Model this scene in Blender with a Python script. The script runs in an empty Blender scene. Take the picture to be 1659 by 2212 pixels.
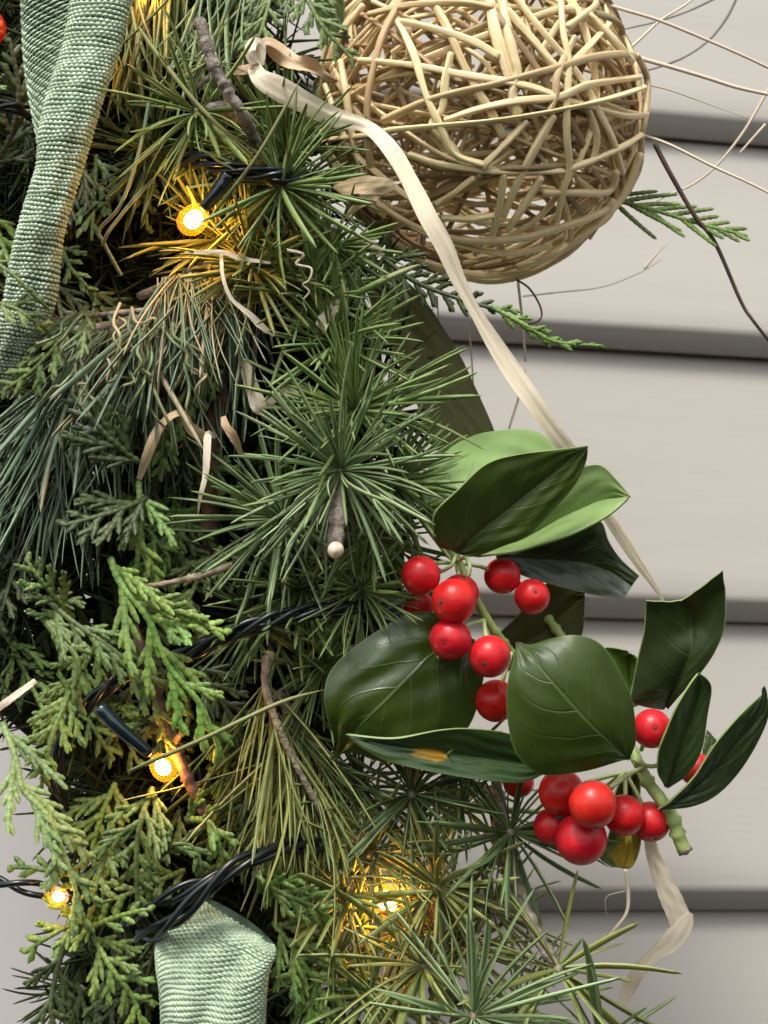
import bpy, math, random
import numpy as np
from mathutils import Matrix, Vector, Euler
random.seed(7); rng = np.random.default_rng(7)
scene = bpy.context.scene
R_ = math.radians

# ------------------------------------------------------------------ camera
FPX, W_, H_, Z0 = 3400.0, 1659.0, 2212.0, 0.36      # focal length and frame in photo units, reference distance
cam_d = bpy.data.cameras.new('camera'); cam = bpy.data.objects.new('camera', cam_d)
scene.collection.objects.link(cam); scene.camera = cam
cam.location = (0, 0, 1.6); cam.rotation_euler = (R_(90 + 13), 0, R_(-10))
cam_d.sensor_fit = 'HORIZONTAL'; cam_d.sensor_width = 24; cam_d.lens = FPX / W_ * 24
cam_d.clip_start = 0.01; cam_d.clip_end = 60
cam_d.dof.use_dof = True; cam_d.dof.focus_distance = 0.357; cam_d.dof.aperture_fstop = 30

# ------------------------------------------------------------------ light
SUN_EL, SUN_AZ = 52, 205          # azimuth measured so that the sun stands behind the camera, a little to the left
world = bpy.data.worlds.new('World'); scene.world = world; world.use_nodes = True
wn = world.node_tree; bg = wn.nodes['Background']
sky = wn.nodes.new('ShaderNodeTexSky'); sky.sky_type = 'NISHITA'; sky.sun_disc = False
sky.sun_elevation = R_(SUN_EL); sky.sun_rotation = R_(SUN_AZ); sky.dust_density = 3; sky.air_density = 1.0
hs = wn.nodes.new('ShaderNodeHueSaturation'); hs.inputs['Saturation'].default_value = 0.10   # overcast: a nearly grey sky
wn.links.new(sky.outputs[0], hs.inputs['Color']); wn.links.new(hs.outputs[0], bg.inputs['Color'])
bg.inputs['Strength'].default_value = 0.13
sd = bpy.data.lights.new('sun', 'SUN'); sun = bpy.data.objects.new('sun', sd); scene.collection.objects.link(sun)
sd.energy = 2.0; sd.angle = R_(12); sd.color = (1, .955, .885)
sun.rotation_euler = (R_(90 - SUN_EL), 0, R_(-28))
sun.location = (-1, -2, 4)
scene.view_settings.view_transform = 'Standard'; scene.view_settings.look = 'None'
scene.view_settings.exposure = 0.74; scene.view_settings.gamma = 1
scene.cycles.use_denoising = True
scene.cycles.max_bounces = 7; scene.cycles.diffuse_bounces = 3; scene.cycles.glossy_bounces = 3
scene.cycles.transmission_bounces = 3; scene.cycles.transparent_max_bounces = 4

# ------------------------------------------------------------------ place helpers
CM = Euler(cam.rotation_euler).to_matrix()
RT, UP, TW = [np.array(CM.col[i]) for i in range(3)]   # right, up, toward the viewer
CO = np.array(cam.location)
def P(x, y, k=0.0):
    """point seen at photo unit (x, y), k millimetres nearer than the reference distance"""
    z = Z0 - k / 1000.0
    return CO + RT * ((x - W_/2) / FPX * z) + UP * ((H_/2 - y) / FPX * z) - TW * z
def PX(n, k=0.0): return n / FPX * (Z0 - k/1000.0)     # n photo units as metres at that distance
def V(r, u, t):
    v = RT*r + UP*u + TW*t
    return v / np.linalg.norm(v)
def spline(pts, n):
    pts = np.asarray(pts, float)
    if len(pts) == 2: pts = np.vstack([pts[0], (pts[0]+pts[1])/2, pts[1]])
    q = np.vstack([2*pts[0]-pts[1], pts, 2*pts[-1]-pts[-2]])
    seg = np.r_[0, np.cumsum(np.linalg.norm(np.diff(pts[:, :min(3, pts.shape[1])], axis=0), axis=1) + 1e-9)]
    t = np.linspace(0, seg[-1], n)
    i = np.clip(np.searchsorted(seg, t, side='right') - 1, 0, len(pts)-2)
    u = ((t - seg[i]) / (seg[i+1]-seg[i]))[:, None]
    p0, p1, p2, p3 = q[i], q[i+1], q[i+2], q[i+3]
    return .5*((2*p1) + (-p0+p2)*u + (2*p0-5*p1+4*p2-p3)*u*u + (-p0+3*p1-3*p2+p3)*u**3)
def pp(lst): return np.array([P(*p) for p in lst])

# ------------------------------------------------------------------ mesh builder: everything is a grid of quads
class MB:
    def __init__(s): s.v=[]; s.f=[]; s.uv=[]; s.m=[]; s.n=0
    def grid(s, G, closed=False, uv=None, mat=0):
        G = np.asarray(G, float); m, n = G.shape[:2]
        idx = np.arange(m*n).reshape(m, n) + s.n
        us = np.linspace(0, 1, m); vs = np.linspace(0, 1, n+1 if closed else n)
        if uv is not None: us = np.asarray(uv, float)
        if closed: idx = np.hstack([idx, idx[:, :1]])
        a, b, c, d = idx[:-1, :-1], idx[:-1, 1:], idx[1:, 1:], idx[1:, :-1]
        s.f.append(np.stack([a, b, c, d], -1).reshape(-1, 4))
        U, Vv = np.meshgrid(us, vs, indexing='ij'); T = np.stack([U, Vv], -1)
        s.uv.append(np.stack([T[:-1, :-1], T[:-1, 1:], T[1:, 1:], T[1:, :-1]], 2).reshape(-1, 2))
        s.m.append(np.full((m-1)*(idx.shape[1]-1), mat)); s.v.append(G.reshape(-1, 3)); s.n += m*n
    def tube(s, pts, r, sides=6, flat=1.0, mat=0, up=None, caps=True, uvlen=None, twist=0.0, lobe=0.0):
        pts = np.asarray(pts, float); n = len(pts); r = np.broadcast_to(np.asarray(r, float), (n,)).copy()
        if caps:
            t0 = pts[0]-pts[1]; t1 = pts[-1]-pts[-2]
            t0 /= np.linalg.norm(t0)+1e-12; t1 /= np.linalg.norm(t1)+1e-12
            pts = np.vstack([pts[0]+t0*r[0]*.4, pts[0]+t0*r[0]*.25, pts, pts[-1]+t1*r[-1]*.25, pts[-1]+t1*r[-1]*.4])
            r = np.r_[r[0]*.02, r[0]*.7, r, r[-1]*.7, r[-1]*.02]; n += 4
        T = np.gradient(pts, axis=0); T /= np.linalg.norm(T, axis=1)[:, None]+1e-12
        N = np.zeros_like(T)
        u = np.array(up if up is not None else (TW if abs(T[0] @ TW) < .9 else UP), float)
        for i in range(n):
            u = u - T[i]*(u @ T[i]); l = np.linalg.norm(u)
            if l < 1e-6: u = np.cross(T[i], RT); l = np.linalg.norm(u)
            u = u/l; N[i] = u
        B = np.cross(T, N)
        a = np.linspace(0, 2*math.pi, sides, endpoint=False)[None, :] + twist*np.linspace(0, 1, n)[:, None]
        G = pts[:, None] + (r[:, None]*(1+lobe*np.cos(3*(a-twist*np.linspace(0, 1, n)[:, None]))))[..., None]*(np.cos(a)[..., None]*N[:, None]*flat + np.sin(a)[..., None]*B[:, None])
        L = np.r_[0, np.cumsum(np.linalg.norm(np.diff(pts, axis=0), axis=1))]
        s.grid(G, True, uv=L*100 if uvlen is None else L/L[-1]*uvlen, mat=mat)
    def sphere(s, c, r, axis=None, nu=14, nv=20, prof=None, mat=0):
        ax = Vector(axis if axis is not None else (0, 0, 1)).normalized()
        Q = np.array(ax.to_track_quat('Z', 'Y').to_matrix())
        th = np.linspace(1e-3, math.pi-1e-3, nu); ph = np.linspace(0, 2*math.pi, nv, endpoint=False)
        rr = np.ones(nu) if prof is None else prof(th)
        X = (rr*np.sin(th))[:, None]*np.cos(ph)[None]; Y = (rr*np.sin(th))[:, None]*np.sin(ph)[None]; Z = (rr*np.cos(th))[:, None]*np.ones(nv)
        s.grid(np.asarray(c) + np.stack([X, Y, Z], -1)*r @ Q.T, True, mat=mat)
    def mesh(s, name, mats, smooth=True):
        v = np.vstack(s.v); f = np.vstack(s.f); uv = np.vstack(s.uv); m = np.concatenate(s.m)
        me = bpy.data.meshes.new(name); me.vertices.add(len(v)); me.vertices.foreach_set('co', v.astype(np.float32).ravel())
        me.loops.add(f.size); me.loops.foreach_set('vertex_index', f.astype(np.int32).ravel())
        me.polygons.add(len(f)); me.polygons.foreach_set('loop_start', np.arange(0, f.size, 4, dtype=np.int32))
        me.polygons.foreach_set('loop_total', np.full(len(f), 4, np.int32))
        me.polygons.foreach_set('material_index', m.astype(np.int32)); me.polygons.foreach_set('use_smooth', np.full(len(f), smooth))
        l = me.uv_layers.new(name='UVMap'); l.data.foreach_set('uv', uv.astype(np.float32).ravel())
        for q in (mats if isinstance(mats, (list, tuple)) else [mats]): me.materials.append(q)
        me.update(calc_edges=True); me.validate()
        return me
    def build(s, name, mats, parent=None, kind=None, smooth=True, label=None):
        if parent is not None and not s.v: return None
        me = s.mesh(name, mats, smooth)
        # vertices are kept relative to the owner's origin so that each thing can be moved as one
        if parent is not None:
            o_ = np.array(parent.matrix_world.translation if parent.parent is None else origin_of(parent))
            co = np.vstack(s.v) - o_
            me.vertices.foreach_set('co', co.astype(np.float32).ravel()); me.update()
        ob = bpy.data.objects.new(name, me); scene.collection.objects.link(ob)
        if parent is not None: ob.parent = parent
        if kind: ob['kind'] = kind
        if label: ob['label'] = label
        return ob
ORG = {}
def origin_of(o):
    v = np.zeros(3)
    while o is not None: v = v + np.array(o.location); o = o.parent
    return v
def thing(name, label, cat, loc, group=None, kind=None):
    o = bpy.data.objects.new(name, None); scene.collection.objects.link(o)
    o.empty_display_size = .01; o.location = [float(q) for q in loc]
    bpy.context.view_layer.update() if False else None
    o.matrix_world = Matrix.Translation(Vector([float(q) for q in loc]))
    if label: o['label'] = label
    if cat: o['category'] = cat
    if group: o['group'] = group
    if kind: o['kind'] = kind
    return o
def tag(o, label, cat, group=None):
    o['label'] = label; o['category'] = cat
    if group: o['group'] = group
    return o
def solo(mb, name, mats, label, cat, loc, group=None):
    """a thing that is one mesh, its origin at loc"""
    loc = np.array(loc, float); me = mb.mesh(name, mats)
    me.vertices.foreach_set('co', (np.vstack(mb.v) - loc).astype(np.float32).ravel()); me.update()
    ob = bpy.data.objects.new(name, me); scene.collection.objects.link(ob); ob.location = loc
    return tag(ob, label, cat, group)

# ------------------------------------------------------------------ materials
def mat(name, c1, c2=None, rough=.5, scale=300, bump=0, bscale=900, stretch=None, vary=0.0, spec=.5, sss=0, coord='Object', sssr=.002,
        trans=0, sheen=0, coat=0, metal=0, detail=3, ramp=(.35, .65)):
    m = bpy.data.materials.new(name); m.use_nodes = True; nt = m.node_tree; N = nt.nodes; L = nt.links
    b = N['Principled BSDF']; b.inputs['Roughness'].default_value = rough; b.inputs['Specular IOR Level'].default_value = spec
    b.inputs['Metallic'].default_value = metal; b.inputs['Coat Weight'].default_value = coat
    if sss: b.inputs['Subsurface Weight'].default_value = sss; b.inputs['Subsurface Radius'].default_value = (1, .35, .2); b.inputs['Subsurface Scale'].default_value = sssr
    tc = N.new('ShaderNodeTexCoord'); mp = N.new('ShaderNodeMapping'); L.new(tc.outputs[coord], mp.inputs[0])
    if stretch: mp.inputs['Scale'].default_value = stretch
    no = N.new('ShaderNodeTexNoise'); no.inputs['Scale'].default_value = scale; no.inputs['Detail'].default_value = detail; L.new(mp.outputs[0], no.inputs['Vector'])
    mr = N.new('ShaderNodeMapRange'); mr.inputs[1].default_value = ramp[0]; mr.inputs[2].default_value = ramp[1]; L.new(no.outputs['Fac'], mr.inputs[0])
    mx = N.new('ShaderNodeMix'); mx.data_type = 'RGBA'; L.new(mr.outputs[0], mx.inputs[0])
    mx.inputs[6].default_value = (*c1, 1); mx.inputs[7].default_value = (*(c2 or c1), 1)
    col = mx.outputs[2]
    if vary:
        oi = N.new('ShaderNodeObjectInfo'); h = N.new('ShaderNodeHueSaturation')
        a = N.new('ShaderNodeMapRange'); a.inputs[3].default_value = 1-vary; a.inputs[4].default_value = 1+vary; L.new(oi.outputs['Random'], a.inputs[0]); L.new(a.outputs[0], h.inputs['Value'])
        w = N.new('ShaderNodeTexWhiteNoise'); w.noise_dimensions = '1D'; L.new(oi.outputs['Random'], w.inputs['W'])
        a2 = N.new('ShaderNodeMapRange'); a2.inputs[3].default_value = .5-vary*.06; a2.inputs[4].default_value = .5+vary*.06; L.new(w.outputs['Value'], a2.inputs[0]); L.new(a2.outputs[0], h.inputs['Hue'])
        L.new(col, h.inputs['Color']); col = h.outputs[0]
    L.new(col, b.inputs['Base Color'])
    if bump:
        n2 = N.new('ShaderNodeTexNoise'); n2.inputs['Scale'].default_value = bscale; n2.inputs['Detail'].default_value = 4; L.new(mp.outputs[0], n2.inputs['Vector'])
        bp = N.new('ShaderNodeBump'); bp.inputs['Strength'].default_value = bump; bp.inputs['Distance'].default_value = .0006
        L.new(n2.outputs['Fac'], bp.inputs['Height']); L.new(bp.outputs[0], b.inputs['Normal'])
    if trans:
        t = N.new('ShaderNodeBsdfTranslucent'); L.new(col, t.inputs['Color']); ms = N.new('ShaderNodeMixShader'); ms.inputs[0].default_value = trans
        out = N['Material Output']; L.new(b.outputs[0], ms.inputs[1]); L.new(t.outputs[0], ms.inputs[2]); L.new(ms.outputs[0], out.inputs['Surface'])
    m['col'] = 0
    return m
def uvmath(nt, op, a, b=None, c=None):
    n = nt.nodes.new('ShaderNodeMath'); n.operation = op
    for i, q in enumerate((a, b, c)):
        if q is None: continue
        if isinstance(q, (int, float)): n.inputs[i].default_value = q
        else: nt.links.new(q, n.inputs[i])
    return n.outputs[0]
def leaf_mat(name, c1, c2, vein, rough, spec=.5, vw=.010, vstr=.5, trans=0.05, blotch=None):
    m = mat(name, c1, c2, rough=rough, scale=90, bump=.12, bscale=500, vary=.12, spec=spec, trans=trans)
    nt = m.node_tree; N = nt.nodes; L = nt.links; b = N['Principled BSDF']
    tc = N['Texture Coordinate']; sx = N.new('ShaderNodeSeparateXYZ'); L.new(tc.outputs['UV'], sx.inputs[0])
    u, v = sx.outputs[0], sx.outputs[1]
    d = uvmath(nt, 'ABSOLUTE', uvmath(nt, 'SUBTRACT', v, .5))
    nz = N.new('ShaderNodeTexNoise'); nz.inputs['Scale'].default_value = 6; L.new(tc.outputs['UV'], nz.inputs['Vector'])
    wob = uvmath(nt, 'MULTIPLY', uvmath(nt, 'SUBTRACT', nz.outputs['Fac'], .5), .22)
    side = uvmath(nt, 'MULTIPLY', uvmath(nt, 'GREATER_THAN', v, .5), .45)
    ph = uvmath(nt, 'ADD', uvmath(nt, 'ADD', uvmath(nt, 'SUBTRACT', uvmath(nt, 'MULTIPLY', u, 5.2), uvmath(nt, 'MULTIPLY', uvmath(nt, 'POWER', d, 1.15), 5.0)), wob), side)
    fr = uvmath(nt, 'ABSOLUTE', uvmath(nt, 'SUBTRACT', uvmath(nt, 'FRACT', ph), .5))
    lat = N.new('ShaderNodeMapRange'); L.new(fr, lat.inputs[0]); lat.inputs[1].default_value = .0; lat.inputs[2].default_value = .05; lat.inputs[3].default_value = 1; lat.inputs[4].default_value = 0
    fade = N.new('ShaderNodeMapRange'); L.new(d, fade.inputs[0]); fade.inputs[1].default_value = .05; fade.inputs[2].default_value = .42; fade.inputs[3].default_value = .75; fade.inputs[4].default_value = 0
    latf = uvmath(nt, 'MULTIPLY', lat.outputs[0], fade.outputs[0])
    mid = N.new('ShaderNodeMapRange'); L.new(d, mid.inputs[0]); mid.inputs[1].default_value = vw*.5; mid.inputs[2].default_value = vw*1.6; mid.inputs[3].default_value = 1; mid.inputs[4].default_value = 0
    vv = uvmath(nt, 'MAXIMUM', latf, mid.outputs[0])
    rim = N.new('ShaderNodeMapRange'); L.new(d, rim.inputs[0]); rim.inputs[1].default_value = .486; rim.inputs[2].default_value = .497
    allv = uvmath(nt, 'MAXIMUM', uvmath(nt, 'MULTIPLY', vv, vstr), uvmath(nt, 'MULTIPLY', rim.outputs[0], .35))
    mx = N.new('ShaderNodeMix'); mx.data_type = 'RGBA'; L.new(allv, mx.inputs[0]); mx.inputs[7].default_value = (*vein, 1)
    src = b.inputs['Base Color'].links[0].from_socket
    if blotch:
        bl = N.new('ShaderNodeMapRange'); nb = N.new('ShaderNodeTexNoise'); nb.inputs['Scale'].default_value = 7; L.new(tc.outputs['UV'], nb.inputs['Vector'])
        du_ = uvmath(nt, 'DIVIDE', uvmath(nt, 'SUBTRACT', u, blotch[1]), blotch[3]); dv_ = uvmath(nt, 'DIVIDE', uvmath(nt, 'SUBTRACT', v, blotch[2]), blotch[4])
        rr_ = uvmath(nt, 'ADD', uvmath(nt, 'SQRT', uvmath(nt, 'ADD', uvmath(nt, 'MULTIPLY', du_, du_), uvmath(nt, 'MULTIPLY', dv_, dv_))), uvmath(nt, 'MULTIPLY', uvmath(nt, 'SUBTRACT', nb.outputs['Fac'], .5), 1.6))
        L.new(rr_, bl.inputs[0]); bl.inputs[1].default_value = .75; bl.inputs[2].default_value = 1.1; bl.inputs[3].default_value = 1; bl.inputs[4].default_value = 0
        mb_ = N.new('ShaderNodeMix'); mb_.data_type = 'RGBA'; L.new(bl.outputs[0], mb_.inputs[0]); L.new(src, mb_.inputs[6]); mb_.inputs[7].default_value = (*blotch[0], 1); src = mb_.outputs[2]
    L.new(src, mx.inputs[6]); L.new(mx.outputs[2], b.inputs['Base Color'])
    bp = N.new('ShaderNodeBump'); bp.inputs['Strength'].default_value = .45; bp.inputs['Distance'].default_value = .0004; bp.invert = True
    L.new(vv, bp.inputs['Height']); old = b.inputs['Normal'].links[0].from_socket; L.new(old, bp.inputs['Normal']); L.new(bp.outputs[0], b.inputs['Normal'])
    return m

M = {}
M['siding'] = mat('beige_siding', (.385, .364, .328), (.368, .347, .312), rough=.62, scale=6, coord='Object', stretch=(1, 1, 12), bump=.15, bscale=34, detail=5)
M['trim'] = mat('white_trim_paint', (.50, .475, .465), (.43, .41, .40), rough=.45, scale=4, bump=.05, bscale=60)
M['screw'] = mat('dull_screw_metal', (.12, .11, .10), rough=.6)
M['pit'] = mat('weep_hole_shade', (.05, .045, .04), rough=.9)
def needle_mat(name, c, stripe, vary=.3, rough=.45):
    m = mat(name, c, tuple(q*.75 for q in c), rough=rough, scale=60, vary=vary, trans=.12)
    nt = m.node_tree; N = nt.nodes; L = nt.links; b = N['Principled BSDF']; sx = N.new('ShaderNodeSeparateXYZ'); L.new(N['Texture Coordinate'].outputs['UV'], sx.inputs[0])
    w = uvmath(nt, 'FRACT', uvmath(nt, 'MULTIPLY', sx.outputs[1], 2)); d = uvmath(nt, 'ABSOLUTE', uvmath(nt, 'SUBTRACT', w, .5))
    s = N.new('ShaderNodeMapRange'); L.new(d, s.inputs[0]); s.inputs[1].default_value = .12; s.inputs[2].default_value = .22; s.inputs[3].default_value = 1; s.inputs[4].default_value = 0
    tip = N.new('ShaderNodeMapRange'); L.new(sx.outputs[0], tip.inputs[0]); tip.inputs[1].default_value = .93; tip.inputs[2].default_value = 1.0
    mx = N.new('ShaderNodeMix'); mx.data_type = 'RGBA'; L.new(s.outputs[0], mx.inputs[0]); mx.inputs[7].default_value = (*stripe, 1)
    src = b.inputs['Base Color'].links[0].from_socket; L.new(src, mx.inputs[6])
    m2 = N.new('ShaderNodeMix'); m2.data_type = 'RGBA'; L.new(uvmath(nt, 'MULTIPLY', tip.outputs[0], .6), m2.inputs[0]); L.new(mx.outputs[2], m2.inputs[6]); m2.inputs[7].default_value = (.32, .30, .13, 1)
    L.new(m2.outputs[2], b.inputs['Base Color'])
    return m
M['n_green'] = needle_mat('needle_green', (.17, .265, .068), (.34, .44, .17))
M['n_blue'] = needle_mat('needle_blue_green', (.18, .275, .10), (.38, .48, .26))
M['n_dark'] = needle_mat('needle_dark_green', (.085, .140, .045), (.20, .28, .11))
M['n_olive'] = needle_mat('needle_olive', (.20, .235, .052), (.36, .39, .14))
M['n_long'] = needle_mat('needle_long_blue', (.09, .150, .080), (.28, .38, .24), vary=.5)
M['n_dry_lit'] = needle_mat('needle_dry_lit_tan', (.44, .38, .20), (.56, .50, .34), vary=.3)  # tan of dry needles, also stands in for bulb-lit yellow
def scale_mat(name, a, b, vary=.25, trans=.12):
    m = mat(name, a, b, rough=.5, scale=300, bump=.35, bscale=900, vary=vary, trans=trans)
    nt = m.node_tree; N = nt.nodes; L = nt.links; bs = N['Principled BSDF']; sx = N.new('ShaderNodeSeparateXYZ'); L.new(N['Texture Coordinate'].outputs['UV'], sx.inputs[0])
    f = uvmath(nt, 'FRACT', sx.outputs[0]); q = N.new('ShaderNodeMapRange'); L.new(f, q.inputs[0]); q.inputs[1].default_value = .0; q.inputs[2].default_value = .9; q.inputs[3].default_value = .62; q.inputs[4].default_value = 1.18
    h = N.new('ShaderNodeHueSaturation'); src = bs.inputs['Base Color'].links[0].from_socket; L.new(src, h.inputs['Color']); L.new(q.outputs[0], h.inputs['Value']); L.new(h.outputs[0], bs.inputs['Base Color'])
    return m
M['c_bright'] = scale_mat('cedar_bright_green', (.25, .40, .075), (.13, .25, .042))
M['c_mid'] = scale_mat('cedar_mid_green', (.19, .29, .058), (.11, .19, .036))
M['c_olive'] = scale_mat('cedar_olive', (.155, .225, .055), (.085, .135, .032))
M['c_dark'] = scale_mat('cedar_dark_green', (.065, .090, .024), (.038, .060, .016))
M['c_blue'] = scale_mat('cedar_pale_green', (.27, .38, .13), (.17, .26, .075))
M['bark'] = mat('grey_brown_bark', (.32, .28, .23), (.13, .105, .085), rough=.85, scale=500, bump=1.0, bscale=900)
M['bark_red'] = mat('red_brown_bark', (.21, .105, .065), (.10, .05, .035), rough=.7, scale=350, bump=.8, bscale=700)
M['bark_tan'] = mat('tan_dry_bark', (.36, .30, .20), (.17, .13, .09), rough=.8, scale=500, bump=1.0, bscale=900)
M['cutwood'] = mat('fresh_cut_wood', (.86, .76, .60), (.62, .48, .34), rough=.7, scale=600)
M['filling'] = mat('deep_shade_foliage', (.036, .052, .017), (.018, .028, .010), rough=.8, scale=120, spec=.2)  # foliage green darkened so deep gaps read as shade
M['core'] = mat('shade_dark_stems', (.03, .022, .015), (.012, .010, .007), rough=.95, scale=200, bump=.8, spec=.1)  # near black, the shade inside the garland put into the colour
def straw_mat(name, a, b, rough=.5, vary=.25, trans=0, us=1.0, bump=.22, ramp=(.35, .7)):
    m = mat(name, a, b, rough=rough, scale=3.0*us, coord='UV', stretch=(.25, 14, 1), bump=bump, bscale=5, vary=vary, trans=trans, ramp=ramp, detail=4)
    return m
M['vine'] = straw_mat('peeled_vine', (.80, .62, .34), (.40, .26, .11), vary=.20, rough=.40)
M['vine_lit'] = straw_mat('lit_peeled_vine', (.95, .78, .44), (.56, .39, .17), vary=.10, rough=.33, ramp=(.42, .78))  # paler copy, the light on the outer strands put into the colour
M['vine_shade_brown'] = straw_mat('shade_brown_vine', (.50, .36, .19), (.22, .14, .06), vary=.25)  # brown copy, the shade inside the ball put into the colour
M['raffia'] = straw_mat('cream_raffia', (.99, .88, .67), (.80, .60, .37), rough=.5, vary=.03, trans=.08, bump=.40, ramp=(.48, .80), us=1.4)
M['raffia_tan'] = straw_mat('tan_raffia', (.74, .57, .37), (.46, .30, .16), rough=.5, vary=.2, trans=.25)
M['straw'] = straw_mat('pale_straw', (.74, .65, .50), (.50, .40, .28), vary=.15)
M['stalk'] = mat('dark_red_brown_stalk', (.12, .07, .055), (.06, .035, .03), rough=.6, scale=200)
M['greystalk'] = mat('grey_dry_stalk', (.30, .27, .23), (.2, .17, .14), rough=.7, scale=200)
M['weft'] = mat('mint_glossy_thread', (.42, .53, .37), (.27, .36, .24), rough=.30, scale=250, spec=.7, bump=.3, bscale=2500)
M['weft_upper'] = mat('bright_sage_thread', (.58, .70, .50), (.38, .49, .34), rough=.32, scale=250, spec=.6, bump=.3, bscale=2500)
M['warp'] = mat('green_thin_thread', (.20, .32, .22), (.12, .21, .14), rough=.5, scale=300)
M['weft_gold'] = mat('mint_thread_with_gold', (.36, .46, .27), (.25, .37, .25), rough=.38, scale=250)
M['mesh_back'] = mat('open_mesh_ground', (.085, .15, .10), (.05, .095, .065), rough=.7, scale=400, trans=.35)
M['wire'] = mat('dark_green_black_cable', (.006, .010, .011), (.010, .014, .015), rough=.28, scale=50, spec=.5)
M['holder'] = mat('glossy_black_green_socket', (.006, .015, .017), (.012, .024, .026), rough=.14, scale=80, spec=.7, bump=.1, bscale=150)
def emit(name, c, s):
    m = bpy.data.materials.new(name); m.use_nodes = True; b = m.node_tree.nodes['Principled BSDF']
    b.inputs['Base Color'].default_value = (.9, .7, .4, 1); b.inputs['Emission Color'].default_value = (*c, 1); b.inputs['Emission Strength'].default_value = s; return m
M['bulb'] = emit('lit_warm_bulb', (1, .42, .06), 95)
M['bulb_soft'] = emit('lit_warm_bulb_dim', (1, .44, .07), 55)
m = bpy.data.materials.new('amber_bulb_shell'); m.use_nodes = True; nt = m.node_tree; nt.nodes.remove(nt.nodes['Principled BSDF'])
_t = nt.nodes.new('ShaderNodeBsdfTransparent'); _l = nt.nodes.new('ShaderNodeBsdfTranslucent'); _l.inputs[0].default_value = (1, .34, .04, 1); _m = nt.nodes.new('ShaderNodeMixShader'); _m.inputs[0].default_value = .07
nt.links.new(_t.outputs[0], _m.inputs[1]); nt.links.new(_l.outputs[0], _m.inputs[2]); nt.links.new(_m.outputs[0], nt.nodes['Material Output'].inputs[0]); M['shell'] = m
M['berry'] = mat('red_berry_skin', (.66, .016, .018), (.40, .006, .010), rough=.36, scale=260, vary=.05, sss=.2, sssr=.0012, bump=.10, bscale=1100, spec=.4, ramp=(.3, .75))
M['scar'] = mat('brown_berry_scar', (.10, .03, .02), (.04, .015, .01), rough=.8, scale=1500)
M['scar_ring'] = mat('dull_red_ring', (.36, .03, .03), (.28, .03, .025), rough=.6, scale=1500)
M['stemgreen'] = mat('green_holly_stem', (.36, .45, .15), (.22, .30, .08), rough=.5, scale=200, bump=.3)
M['stempale'] = mat('pale_green_stalk', (.42, .50, .22), (.30, .38, .14), rough=.5, scale=200)
M['h_top'] = leaf_mat('holly_leaf_top', (.030, .054, .007), (.043, .074, .010), (.16, .26, .07), .42, spec=.35, vstr=.24)
M['h_gloss'] = leaf_mat('holly_leaf_glossy', (.030, .054, .007), (.043, .074, .010), (.16, .26, .07), .30, vstr=.24)
M['h_top2'] = leaf_mat('holly_leaf_deep', (.021, .038, .010), (.030, .052, .013), (.09, .16, .06), .33, vstr=.2)
M['h_blue'] = leaf_mat('holly_leaf_greyed', (.034, .056, .020), (.052, .078, .028), (.12, .2, .09), .30, vstr=.2)
M['h_under'] = leaf_mat('holly_leaf_underside', (.28, .42, .15), (.22, .35, .11), (.36, .50, .22), .5, vstr=.3, trans=.25)
M['h_spot'] = leaf_mat('holly_leaf_spotted', (.026, .058, .016), (.038, .075, .020), (.2, .28, .09), .30, vstr=.2, blotch=((.36, .20, .012), .58, .40, .10, .17))
M['h_yellow'] = leaf_mat('holly_leaf_yellowing', (.07, .13, .022), (.10, .15, .03), (.4, .38, .1), .35, vstr=.2, trans=.2, blotch=((.42, .30, .02), .85, .62, .30, .45))
M['mag'] = leaf_mat('olive_magnolia_leaf', (.066, .064, .020), (.046, .050, .014), (.12, .11, .045), .62, spec=.22, vstr=.3, trans=0)
M['rim'] = mat('pale_leaf_edge', (.20, .27, .09), rough=.5)

# ------------------------------------------------------------------ wall of lap siding and door trim
WALLY = .537
def on_wall(x, y, Y=WALLY):
    d = RT*((x-W_/2)/FPX) + UP*((H_/2-y)/FPX) - TW
    return CO + d*((Y-CO[1])/d[1])
zB, zD = on_wall(1400, 768)[2], on_wall(1400, 1966)[2]; EXPO = (zB-zD)/2
wall = thing('siding_wall', 'beige horizontal lap siding with faint wood grain behind the garland', 'wall', (0, WALLY, 1.5), kind='structure')
prof = [(.0010, -.0075), (.0042, -.0080), (.0052, -.0100), (.0066, -.0112), (.0086, -.0118), (.0110, -.0119)]
zs = [-.0004, .0] ; 
def course(z0, E):
    mb = MB()
    pr = [(.002, .012), (.0012, -.0020), (.0, -.0045), (.0005, -.0062), (.0046, -.0092), (.0058, -.0105), (.0070, -.0113), (.0088, -.0116)]
    pr += [(.0088 + (E+.004-.0088)*t, -.0116 + .0108*t) for t in np.linspace(.1, 1, 8)]
    xs = np.linspace(-1.2, 1.6, 57)
    G = np.array([[(x, WALLY + o + .0003*math.sin(x*9+z0*40), z0 + dz) for x in xs] for dz, o in pr])
    mb.grid(G[:, ::-1]); mb.build('siding_board', M['siding'], wall)
zA = on_wall(1500, 313)[2]
for i in range(-7, 2): course(zD + i*EXPO, EXPO)
course(zB, zA - zB)
for i in range(5): course(zA + i*EXPO, EXPO)
mb = MB(); c = on_wall(1352, 742) + np.array([0, -.0082, .0016])
mb.sphere(c, .0011, axis=(0, -1, -.7), nu=8, nv=12); mb.build('screw_head', M['screw'], wall)
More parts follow.
